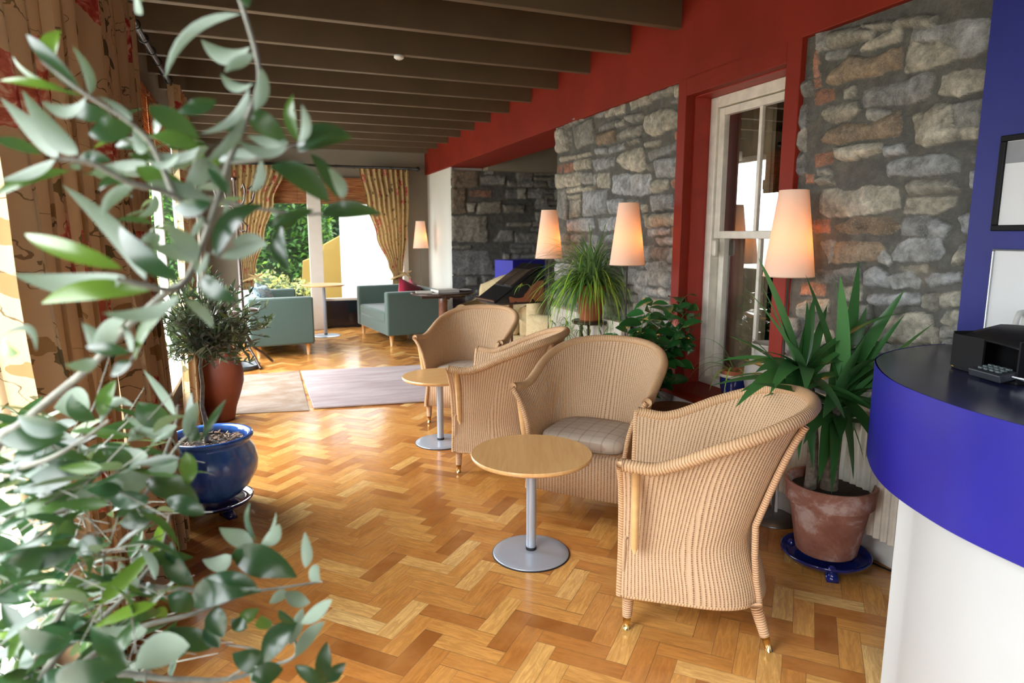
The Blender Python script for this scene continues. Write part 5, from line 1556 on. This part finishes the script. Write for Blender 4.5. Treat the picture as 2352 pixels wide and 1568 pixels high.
m = MB(); m.box(c0_+R_ @ Vector((.06, 0, .0105)), (.27, .33, .002), R_); m.make('cover', covers[2], bk)

# ------------------------------------------------------------------ coat stand
ct = thing('coat_stand', 'dark bentwood coat stand with curled hooks before the garden curtain', 'coat stand', (-.235, 7.62, 0))
m = MB(); m.tube([(0, 0, .25), (0, 0, 1.2), (0, 0, 1.98)], [.020, .018, .016], 12); m.make('pole', DARKW, ct, smooth=True)
MB().ball((0, 0, 2.0), .028, 12).make('finial', DARKW, ct, smooth=True)
for k in range(4):
    a = .5+k*PI/2; c, s_ = math.cos(a), math.sin(a)
    m = MB(); m.tube([(c*.02, s_*.02, .55), (c*.03, s_*.03, .34), (c*.10, s_*.10, .20), (c*.20, s_*.20, .12), (c*.29, s_*.29, .03), (c*.31, s_*.31, .012)], [.014, .015, .015, .015, .015, .015], 10); m.make('leg', DARKW, ct, smooth=True)
    m = MB(); m.tube([(c*r, s_*r, z) for r, z in ((.018, 1.62), (.05, 1.70), (.12, 1.72), (.19, 1.78), (.22, 1.88), (.19, 1.94), (.15, 1.90))], .0105, 8); m.make('hook', DARKW, ct, smooth=True)
    m = MB(); m.tube([(c*r, s_*r, z) for r, z in ((.018, 1.60), (.06, 1.58), (.11, 1.52), (.10, 1.45), (.06, 1.47))], .009, 8); m.make('hook', DARKW, ct, smooth=True)
for r, z in ((.135, 1.72), (.16, .62)):
    MB().tube([(r*math.cos(2*PI*k/36), r*math.sin(2*PI*k/36), z) for k in range(36)], .010, 8, closed=True).make('hoop', DARKW, ct, smooth=True)
dt = thing('drip_tray', 'round dark drip tray on the floor under the coat stand', 'tray', (-.30, 7.50, 0))
MB().lathe([(0, .004), (.19, .004), (.20, .045), (.21, .05), (.205, .02), (.20, 0), (0, 0)], 40).make('dish', plain('dark_enamel', (.05, .06, .07), .3), dt, smooth=True)

# ------------------------------------------------------------------ terracotta urn and its geranium by the third curtain
ur = thing('terracotta_urn', 'tall curved terracotta urn standing behind the cobalt pot', 'urn', (-.37, 5.42, 0))
MB().lathe([(0, 0), (.095, 0), (.10, .02), (.115, .10), (.150, .20), (.178, .30), (.180, .38), (.160, .47), (.125, .54), (.110, .58), (.125, .60), (.128, .615), (.112, .61), (.10, .57)], 56).make('body', plain('dark_terracotta', (.17, .040, .018), .6, var=.12, bump=.15), ur, smooth=True)
MB().lathe([(.108, .585), (0, .59)], 24).make('soil', SOIL, ur)
f = Foliage(); rnd = random.Random(51)
for k in range(60):
    a = rnd.random()*6.28; d = Vector((math.cos(a), math.sin(a), rnd.uniform(.2, 1.4))).normalized(); b = d*rnd.uniform(.02, .16)+Vector((0, 0, .60))
    f.leaf(b, b+Vector((rnd.gauss(0, 1), rnd.gauss(0, 1), rnd.gauss(0, .4))).normalized()*.07, .05, (0, 0, 1), .05, 6, .2, (rnd.random(), 0), 'oval')
f.make('foliage', GLOSSL, ur)
m = MB()
for q, c in enumerate([(.05, -.05, .69), (-.03, -.06, .76)]):
    for k in range(9):
        d = Vector((rnd.gauss(0, 1), rnd.gauss(0, 1), rnd.gauss(0, 1))).normalized()*.018; m.ball(Vector(c)+d, .013, 8)
m.make('flower', plain('scarlet_petal', (.62, .02, .02), .6), ur, smooth=True)

# ------------------------------------------------------------------ ceiling and wall fittings
sd = thing('smoke_detector', 'small white smoke detector fixed under a ceiling beam', 'smoke detector', (.975, BY[9]+.027, 2.665))
MB().lathe([(0, -.028), (.020, -.028), (.034, -.018), (.036, 0), (0, 0)][::-1], 32).make('casing', WHITEW, sd, smooth=True)
MB().lathe([(.014, -.030), (.018, -.0285), (.014, -.027)], 20).make('grille', GREYMETAL, sd)
al = thing('alarm_sensor', 'small pale sensor box high on the window wall past the narrow curtain', 'alarm sensor', (-.72, 7.4, 2.47))
MB().bx(-.028, .03, -.035, .035, -.06, .06).make('casing', WHITEW, al, bevel=.008, smooth=True)
MB().bx(.029, .033, -.02, .02, -.04, .0).make('lens', plain('smoked_lens', (.1, .1, .1), .2), al)
ex = thing('exit_sign_reflection', 'dark green exit sign with a white down arrow standing in for its reflection in the sash window', 'sign', (3.9, 3.28, 2.02), 0)  # solid sign placed behind the glass to imitate a reflected one
GR = plain('exit_green', (.012, .10, .045), .4, var=.05); WH = plain('sign_white', (.75, .78, .75), .5, var=.02)
MB().bx(0, .03, -.16, .16, -.075, .075).make('panel', GR, ex, bevel=.004)
m = MB(); m.bx(-.003, 0, -.085, -.065, -.01, .055); 
b = len(m.v); m.v.extend([Vector((-.003, -.115, -.01)), Vector((-.003, -.035, -.01)), Vector((-.003, -.075, -.055))]); m.face([b, b+1, b+2])
m.make('arrow', WH, ex)
m = MB(); m.bx(-.003, 0, .03, .11, -.05, .055); m.make('doorway_symbol', WH, ex)
m = MB(); m.ball((-.006, .07, .035), .010, 8); m.box((-.006, .07, .008), (.004, .016, .036), Euler((.25, 0, 0)).to_matrix()); m.box((-.006, .078, -.022), (.004, .008, .034), Euler((.5, 0, 0)).to_matrix()); m.box((-.006, .062, -.022), (.004, .008, .034), Euler((-.5, 0, 0)).to_matrix()); m.make('running_figure', GR, ex)
# drape visible inside the dim room
curtain('inner_drape', 'faded brown drape hanging in the dim room beyond the sash window', plain('faded_drape', (.30, .24, .15), .9, var=.25, scale=6), (0, 1, 0), (2.90, 0, 0), 0, 1, [(2.4, 3.22, 3.55, .8, 0), (.3, 3.20, 3.55, 1, 0)], 6, .022, None, 17, n=120)

# ------------------------------------------------------------------ outdoors
g = MB().bx(-16, -.93, -8, 40, -.30, -.12).bx(-16, 12, 10.55, 40, -.30, -.12).make('ground', plain('pale_paving', (.34, .32, .27), .9, var=.15, scale=2, bump=.3)); g['kind'] = 'structure'
YEL = plain('yellow_render', (.26, .165, .035), .9, var=.04, scale=2, bump=.2); WRD = plain('white_render', (.86, .86, .84), .9, var=.03, bump=.2)
yw = thing('garden_wall', 'yellow rendered garden wall stepping up beside the white gable', 'wall', (0, 15.0, -.12))
fr = lambda px, py, y=15.0: (lambda p: (p.x, p.z+.12))(aty(px, py, y))
pts = [fr(697, 760), fr(1000, 760), fr(1000, 500), fr(785, 505), fr(785, 540), fr(745, 562), fr(742, 575), fr(718, 592), fr(697, 600)]
pts = [(x, max(0, z)) for x, z in pts]
m = MB(); m.poly_prism(pts[:3]+pts[3:], 0, .35, lambda p: Vector((p[0], p[2], p[1])))
m.make('render_face', YEL, yw)
wh = thing('white_gable', 'bright white rendered gable wall outside the garden window', 'wall', (0, 14.2, -.12))
a = aty(783, 600, 14.2).x; MB().bx(a, 5.2, -.2, 0, 0, 3.3).make('render_face', WRD, wh)
m = MB(); m.bx(a-.06, 5.26, -.24, .0, 3.3, 3.36); m.make('coping', WRD, wh)
HEDM = leaf_mat('hedge_leaf', (.035, .11, .016), (.06, .14, .03), .5, .2, (.10, .25, .02), .5)
def hedge(name, label, x0, x1, y, z1, dep, n, ll, mat, seed, cat='hedge', lump=.35):
    t = thing(name, label, cat, ((x0+x1)/2, y, -.12)); rnd = random.Random(seed); w = x1-x0
    f = Foliage(); random.seed(seed)
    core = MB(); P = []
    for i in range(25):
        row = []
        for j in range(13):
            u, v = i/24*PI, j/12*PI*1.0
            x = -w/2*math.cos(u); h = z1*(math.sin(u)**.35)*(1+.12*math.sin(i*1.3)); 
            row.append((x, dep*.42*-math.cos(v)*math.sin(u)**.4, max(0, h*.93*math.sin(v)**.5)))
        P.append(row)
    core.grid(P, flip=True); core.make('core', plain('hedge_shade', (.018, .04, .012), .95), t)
    for k in range(n):
        i = rnd.random(); u = i*PI; x = -w/2*math.cos(u); h = z1*(max(.01, math.sin(u))**.35)*(1+.12*math.sin(i*24*1.3))
        v = rnd.uniform(.0, PI*.75); yy = -dep/2*math.cos(v)*math.sin(u)**.4; z = h*math.sin(v)**.5 if rnd.random() < .5 else rnd.uniform(0, h)
        if z < h*.8: yy = -dep/2*math.sin(u)**.4*(1-.2*rnd.random()-(.3 if z > h*.6 else 0)*rnd.random())
        b = Vector((x, yy, z))+Vector((rnd.gauss(0, .05), rnd.gauss(0, .06), rnd.gauss(0, .05)))
        d = Vector((rnd.gauss(0, 1), rnd.gauss(-.6, .6), rnd.gauss(.3, .8))).normalized()
        f.leaf(b, b+d*ll*rnd.uniform(.6, 1.4), ll*.5, (rnd.gauss(0, .4), -.6, 1), .05, 2, .2, (rnd.random(), max(0, rnd.gauss(-.1, .4))), 'oval')
    f.make('foliage', mat, t); return t
hedge('garden_shrub', 'rounded bright green shrub outside the left garden window', -3.0, 1.6, 17.4, 4.0, 2.2, 9000, .15, HEDM, 61, 'shrub')
hedge('garden_tree', 'darker feathery tree rising behind the yellow garden wall', -.2, 5.0, 20.5, 4.3, 2.2, 4200, .20, leaf_mat('conifer_leaf', (.016, .045, .014), (.03, .06, .02), .6, .08, (.05, .1, .02)), 62, 'tree')
hedge('flower_bed', 'low pale flowering plants at the foot of the garden shrub', -2.2, .9, 13.4, .75, 1.0, 2200, .09, leaf_mat('pale_bed_leaf', (.16, .18, .06), (.20, .20, .10), .5, .25, (.6, .6, .2), .4), 63, 'flower bed')
hedge('garden_hedge', 'long green hedge seen through the side windows', -9.5, -5.5, 9.0, 2.0, 1.4, 2600, .22, HEDM, 64, 'hedge')

# ------------------------------------------------------------------ the foreground olive
ft = thing('olive_tree', 'large out-of-focus olive tree filling the left foreground', 'tree', (-.34, .86, 0))
O = Vector((-.34, .86, 0))
MB().lathe([(0, .02), (.13, .02), (.16, .05), (.205, .18), (.215, .28), (.20, .36), (.215, .385), (.205, .40), (.185, .39), (.18, .34)], 56).make('pot', COBALT, ft, smooth=True)
MB().lathe([(.185, .35), (0, .36)], 32).make('soil', SOIL, ft)
MB().lathe([(0, 0), (.19, 0), (.215, .02), (.21, .03), (.18, .018), (0, .018)], 48).make('saucer', NAVY, ft, smooth=True)
TW = MB(); f = Foliage(); rnd = random.Random(71); random.seed(71)
CD = Vector((CP*SA, CP*CA, -SP))
def fp(px, py, d): return atd(px, py, d)-O
def branch(pts, r0, r1):
    q = [fp(*p) for p in pts]; sm = []
    for i in range(len(q)-1):
        p0, p1, p2, p3 = [q[max(0, min(len(q)-1, i+k))] for k in (-1, 0, 1, 2)]
        for j in range(5):
            t = j/5; sm.append(.5*((2*p1)+(p2-p0)*t+(2*p0-5*p1+4*p2-p3)*t*t+(3*p1-p0-3*p2+p3)*t**3))
    sm.append(q[-1]); n = len(sm)
    TW.tube(sm, [r0+(r1-r0)*i/(n-1) for i in range(n)], 8)
# trunk and limbs up from the pot
TW.tube([(0, 0, .35), (.01, .0, .5), (-.01, -.02, .65), (.0, -.04, .80)], [.016, .015, .013, .012], 10)
tp_ = Vector((0, -.04, .80))
def limb(pts, r0, r1, start=None):
    q = [start or tp_]+[fp(*p) for p in pts]; sm = []
    for i in range(len(q)-1):
        p0, p1, p2, p3 = [q[max(0, min(len(q)-1, i+k))] for k in (-1, 0, 1, 2)]
        for j in range(6):
            t = j/6; sm.append(.5*((2*p1)+(p2-p0)*t+(2*p0-5*p1+4*p2-p3)*t*t+(3*p1-p0-3*p2+p3)*t**3))
    sm.append(q[-1]); n = len(sm); TW.tube(sm, [r0+(r1-r0)*i/(n-1) for i in range(n)], 8)
limb([(-90, 1420, .78), (-80, 1200, .74), (0, 1015, .70), (45, 975, .69), (130, 905, .68), (215, 835, .66), (300, 745, .64), (385, 670, .62), (430, 640, .62), (480, 520, .62), (525, 375, .62), (560, 290, .62), (595, 190, .62), (585, 110, .62), (545, -20, .62)], .0052, .0020)
branch([(525, 375, .62), (600, 365, .62), (660, 340, .64), (685, 332, .65), (700, 325, .65)], .0022, .0013)
branch([(500, 460, .62), (600, 480, .63), (690, 492, .65), (740, 490, .66)], .002, .0012)
branch([(480, 520, .62), (400, 450, .60), (300, 420, .57), (210, 375, .55), (130, 365, .54)], .003, .0018)
branch([(400, 450, .60), (350, 335, .60), (290, 275, .59), (195, 215, .58), (90, 135, .57)], .0028, .0012)
branch([(430, 640, .62), (400, 665, .60), (330, 655, .58), (270, 640, .57)], .003, .002)
branch([(215, 835, .66), (250, 815, .66), (310, 805, .67), (300, 830, .67)], .002, .0014)
branch([(45, 1075, .72), (120, 1050, .70), (190, 1010, .70), (250, 965, .70)], .003, .0015)
limb([(120, 1520, .80), (170, 1470, .82), (255, 1400, .84), (360, 1280, .86), (390, 1180, .88)], .006, .0015)
limb([(150, 1560, .80), (300, 1450, .84), (440, 1410, .86), (520, 1380, .88), (600, 1352, .9)], .005, .0015)
limb([(100, 1480, .82), (200, 1345, .84), (375, 1350, .86), (480, 1357, .88), (600, 1355, .92), (740, 1335, .95)], .005, .0015)
limb([(200, 1565, .84), (400, 1560, .86), (520, 1560, .88), (620, 1530, .90), (680, 1500, .90), (660, 1420, .90)], .005, .0015)
branch([(520, 1560, .88), (600, 1500, .88), (520, 1480, .88)], .002, .0012)
branch([(110, 1180, .80), (250, 1150, .82), (330, 1140, .84), (400, 985, .86), (408, 930, .86)], .003, .0015)
branch([(330, 1140, .84), (420, 1010, .84), (470, 1000, .84)], .0025, .0012)
branch([(600, 1290, .9), (580, 1250, .9), (570, 1215, .9)], .0015, .001)
def L(s, ox, oy, dd, rows, wk=1.0):
    for r in rows:
        x0, y0, x1, y1, w, bend, tone = r[:7]
        d = dd+rnd.uniform(-.03, .03)+(r[7] if len(r) > 7 else 0)
        b = fp(ox+x0*s, oy+y0*s, d); e = fp(ox+x1*s, oy+y1*s, d+rnd.uniform(-.02, .02))
        # which face is seen: 'g' upper green, 'w' silvery underside
        view = -CD
        ax = (e-b).normalized(); perp = ax.cross(view).normalized()
        tl = rnd.uniform(.1, .5)*(1 if rnd.random() < .5 else -1)
        nrm = (view*math.cos(tl)+perp*math.sin(tl)*.8+Vector((0, 0, .25))).normalized()
        if tone in 'wp': nrm = -nrm
        tint = {'g': (.35, .0), 'l': (.6, .75), 'd': (.0, 0), 'w': (.95, 0), 'p': (.45, 0), 'o': (.8, .35)}[tone]
        # bend is sideways in the picture: use a curved spine through twist of up
        f.leaf2(b, e, w*s*d/FPX*wk*1.15, nrm, perp, -bend, tint)
def leaf2(s, base, tip, w, nrm, perp, bend, tint, seg=9):
    base, tip = Vector(base), Vector(tip); ax = tip-base; Ln = ax.length; b0 = len(s.m.v); P = []
    for i in range(seg+1):
        u = i/seg
        ww = (math.sin(PI*u**.85)**.8 if 0 < u < 1 else .03)*w/2
        c = base+ax*u+perp*(4*bend*Ln*u*(1-u))+nrm*(.10*Ln*4*u*(1-u))
        t = (ax.normalized()+perp*(4*bend*(1-2*u))).normalized(); side = t.cross(nrm).normalized()
        P.append([c-side*ww+nrm*ww*.30, c, c+side*ww+nrm*ww*.30])
    s.m.grid(P, uvf=lambda i, j: (i/seg, j/2), flip=True); s.c.extend([(tint[0], tint[1], 0, 1)]*(3*(seg+1)))
Foliage.leaf2 = leaf2
L(.319, 0, 0, .61, [(1730,100,1190,560,85,-.28,'w'),(1800,340,1450,285,140,.1,'w'),(1830,390,1620,520,90,-.15,'w'),(1820,600,1590,530,90,.1,'w'),(1880,490,1830,800,90,.05,'w'),(1790,640,1440,960,105,.05,'p'),
 (1790,820,2070,1030,140,.05,'g'),(1760,830,1480,1160,75,.06,'p'),(1440,1000,1070,760,150,.05,'g'),(1440,1050,1090,970,120,.05,'o'),(1440,1060,1040,1090,110,.05,'w'),(1560,720,1280,800,110,.12,'g'),(1790,60,1780,-120,90,.1,'g'),
 (2150,1020,2110,680,85,.05,'o'),(2150,1020,2170,750,80,-.1,'w'),(2070,1060,1700,1000,80,.1,'p'),(1930,1090,1540,1080,90,-.05,'p'),(2140,1060,2520,970,150,.06,'d'),(1760,960,1560,880,60,.1,'g'),
 (600,680,190,250,95,-.03,'g'),(400,400,440,220,110,.15,'l'),(650,680,520,330,60,-.1,'p'),(950,870,700,690,45,-.1,'p'),(600,690,90,405,32,.08,'o'),(490,660,0,580,70,.03,'l'),(620,700,300,730,120,.14,'w'),
 (820,850,490,770,115,.05,'g'),(960,920,640,960,170,.06,'g'),(1040,1100,960,930,75,.05,'w'),(560,1110,160,650,130,.06,'p'),(420,1130,0,700,120,.04,'p'),(400,1150,0,1300,110,-.06,'w'),(500,1230,-60,1440,85,-.03,'o'),
 (300,1110,-40,1000,100,.04,'g'),(960,1300,715,1370,90,-.1,'g'),(980,1330,740,1560,85,-.22,'w'),(1050,1180,740,1190,100,-.08,'w'),(1290,1110,1060,1150,70,.1,'w'),(980,1200,1480,1470,140,-.05,'o'),(1050,1310,1530,1460,95,.08,'p'),
 (1110,1390,990,1560,60,.22,'w'),(1640,1400,1480,1130,75,.0,'p'),(1650,1400,1500,1200,90,-.05,'g'),(1480,1130,1330,1330,140,.05,'p'),(1880,1150,1800,1370,90,.06,'p'),(1030,10,980,-110,60,.1,'w'),(990,-20,975,95,90,0,'w'),
 (1290,1290,1010,1210,80,.1,'w'),(800,1160,560,1160,80,-.08,'g'),(560,1180,500,1200,60,.1,'w'),(650,1250,900,1270,80,.08,'w'),(1100,1170,1420,1120,70,.06,'p')])
L(.3188, 0, 400, .585, [(880,680,180,430,130,.05,'l'),(900,740,90,720,160,.05,'w'),(1080,840,300,930,130,-.04,'l'),(1290,870,740,1000,120,.06,'w'),(1320,880,970,1340,105,-.05,'o'),(1050,760,450,80,130,-.02,'p'),
 (1310,770,860,380,140,.04,'g'),(1430,600,1180,340,130,.03,'p'),(1430,610,1060,520,110,-.05,'w'),(1530,580,1630,180,75,.0,'w'),(1590,600,1930,500,115,.1,'p'),(1450,730,1720,910,115,-.08,'g'),(1330,900,1530,1110,80,.05,'w'),
 (1560,600,1900,220,150,.1,'d'),(690,1290,900,1050,140,.15,'w'),(700,1300,590,1070,90,-.1,'p'),(700,1340,465,1370,85,.1,'w'),(950,1280,870,1060,60,.05,'p'),(940,1290,620,1240,90,.05,'g'),(950,1350,800,1450,95,.05,'g'),
 (0,1160,260,1270,50,.45,'w'),(1160,480,1020,490,130,-.2,'w'),(1420,740,1500,560,50,.05,'w'),(1430,730,1400,520,40,.05,'w'),(1520,200,1240,230,110,.1,'g'),(1380,450,1460,300,50,0,'w'),(140,1290,40,1180,100,.1,'l')])
L(.2939, 480, 300, .645, [(640,150,1120,80,0,0,'d')][:0]+[(690,160,1120,60,150,.08,'d'),(940,560,470,280,170,-.08,'d'),(1010,530,790,180,90,-.05,'g'),(1040,530,930,290,85,-.1,'w'),(880,410,700,430,60,.12,'w'),(870,660,1350,650,125,.05,'d'),
 (560,740,630,1110,115,-.05,'d'),(700,670,470,720,120,.1,'d'),(620,620,480,590,70,.1,'w'),(420,290,310,470,90,.05,'p'),(180,870,440,890,120,.1,'p'),(620,100,300,40,110,-.05,'p'),(820,620,480,760,70,-.04,'g')])
L(.458, 0, 850, .80, [(870,250,690,160,110,.1,'g'),(880,230,720,0,45,.05,'w'),(870,300,660,290,70,.1,'w'),(890,280,620,230,55,.1,'w'),(930,330,990,160,60,.05,'w'),(1010,360,950,180,80,.03,'g'),(1010,350,1135,145,32,.0,'g'),
 (930,410,930,580,75,.1,'o'),(960,370,960,110,50,-.05,'g'),(480,250,360,120,90,.1,'g'),(500,270,670,180,50,.4,'w'),(500,230,580,50,70,.0,'o'),(330,320,0,350,110,.04,'g',-.15),(350,290,90,230,90,.05,'g',-.15),
 (470,470,100,600,120,.05,'d'),(740,430,500,380,100,.08,'p'),(680,490,540,390,95,.05,'g'),(890,450,740,500,85,.05,'p'),(750,520,500,590,110,.05,'p'),(730,560,1000,670,115,.08,'d'),(1030,720,830,650,80,-.05,'d'),
 (750,640,540,620,80,.1,'g'),(790,700,600,770,85,.05,'d'),(400,890,0,920,110,.04,'d',-.1),(530,870,370,900,90,.0,'g'),(970,1080,860,860,115,.05,'d'),(1160,930,1490,1040,140,.12,'d'),(1160,930,1015,950,75,.15,'w'),(1270,860,1100,790,80,.12,'p'),
 (1290,860,1255,660,35,.05,'g'),(1310,870,1400,770,65,-.1,'w'),(1330,860,1385,710,20,0,'w'),(1290,1085,1040,1045,60,-.1,'d'),(1530,990,1530,810,65,.05,'p'),(1560,1060,1600,985,75,.1,'p'),(1430,1110,1555,1165,65,-.1,'p'),(1430,1100,1350,1170,50,.05,'w'),
 (960,1190,1310,1110,130,.15,'d'),(1090,1180,1120,1340,110,.0,'d'),(960,1210,840,1130,95,-.1,'g'),(1090,1370,850,1290,95,.08,'d'),(1200,1250,1300,1195,60,0,'o'),(1480,1270,1400,1200,50,0,'g'),(1490,1265,1330,1480,110,-.08,'d'),
 (1480,1440,1630,1260,60,.05,'w'),(1450,1380,1520,1190,60,.05,'w'),(1510,1270,1665,1150,65,.03,'w'),(1340,1300,1310,1230,70,0,'o'),(1360,1440,1165,1420,100,.08,'d'),(1420,1500,1260,1560,90,-.08,'d'),(1330,1500,1260,1568,90,.0,'w'),(1480,1480,1650,1600,60,.05,'g'),
 (1620,1550,1640,1360,70,.05,'d'),(1640,1570,1735,1465,65,.08,'d'),(680,1500,950,1380,150,.08,'p',-.12),(640,1500,450,1280,95,-.08,'g',-.12),(280,1568,650,1490,130,.08,'d',-.15),(800,1220,635,1215,75,-.05,'d'),(780,1200,830,1240,55,.1,'l'),
 (740,1300,500,1290,60,.1,'w'),(700,1060,560,1040,80,.1,'p'),(775,1050,690,890,42,-.12,'w'),(1100,1390,1060,1230,80,.05,'d'),(240,480,70,500,90,.1,'p'),(420,480,110,370,90,-.05,'g'),(620,560,330,650,100,.05,'p'),(500,1290,330,1210,90,.05,'g'),
 (330,1350,90,1300,110,.04,'d',-.1),(240,620,100,700,60,.1,'d'),(200,430,60,470,70,.1,'w'),(450,170,270,190,150,-.02,'w'),(1240,1290,1160,1250,60,.05,'g')])
# looser growth filling the lower left and deeper layers
for k in range(330):
    px = rnd.triangular(-60, 430, 60); py = rnd.uniform(960, 1600); d = rnd.uniform(.72, 1.15)
    b = fp(px, py, d); a = rnd.uniform(0, 6.28); dv = Vector((math.cos(a), math.sin(a)*.8, rnd.uniform(-.5, .6))).normalized()*rnd.uniform(.045, .085)
    f.leaf(b, b+dv, rnd.uniform(.014, .022), (rnd.gauss(0, .6), rnd.gauss(-.3, .6), 1), rnd.uniform(-.05, .15), 6, .25, (rnd.random(), max(0, rnd.gauss(-.2, .4))))
    if rnd.random() < .5: TW.tube([b-dv*rnd.uniform(.3, 1.2)+Vector((rnd.gauss(0, .02), rnd.gauss(0, .02), -.02)), b+dv*.1], [.0005, .0010], 5)
for k in range(34):
    px = rnd.triangular(-20, 400, 120); py = rnd.uniform(1080, 1600); d = rnd.uniform(.75, 1.1)
    b = fp(px, py, d); e = b+Vector((rnd.uniform(-.16, .2), rnd.uniform(-.1, .1), rnd.uniform(-.02, .16)))
    TW.tube([b, b.lerp(e, .5)+Vector((rnd.gauss(0, .012),)*3), e], [.0014, .0013, .0006], 6)
for k in range(46):
    px = rnd.uniform(260, 520); py = rnd.gauss(400, 60); d = rnd.uniform(.64, .80)
    b = fp(px, py, d); a = rnd.uniform(0, 6.28); dv = Vector((math.cos(a), math.sin(a)*.8, rnd.uniform(-.5, .6))).normalized()*rnd.uniform(.03, .05)
    f.leaf(b, b+dv, rnd.uniform(.010, .015), (rnd.gauss(0, .8), rnd.gauss(-.3, .8), .7), .08, 6, .25, (rnd.random(), max(0, rnd.gauss(-.2, .4))))
TW.make('trunk', OLIVEB, ft, smooth=True); f.make('foliage', OLIVEL, ft)
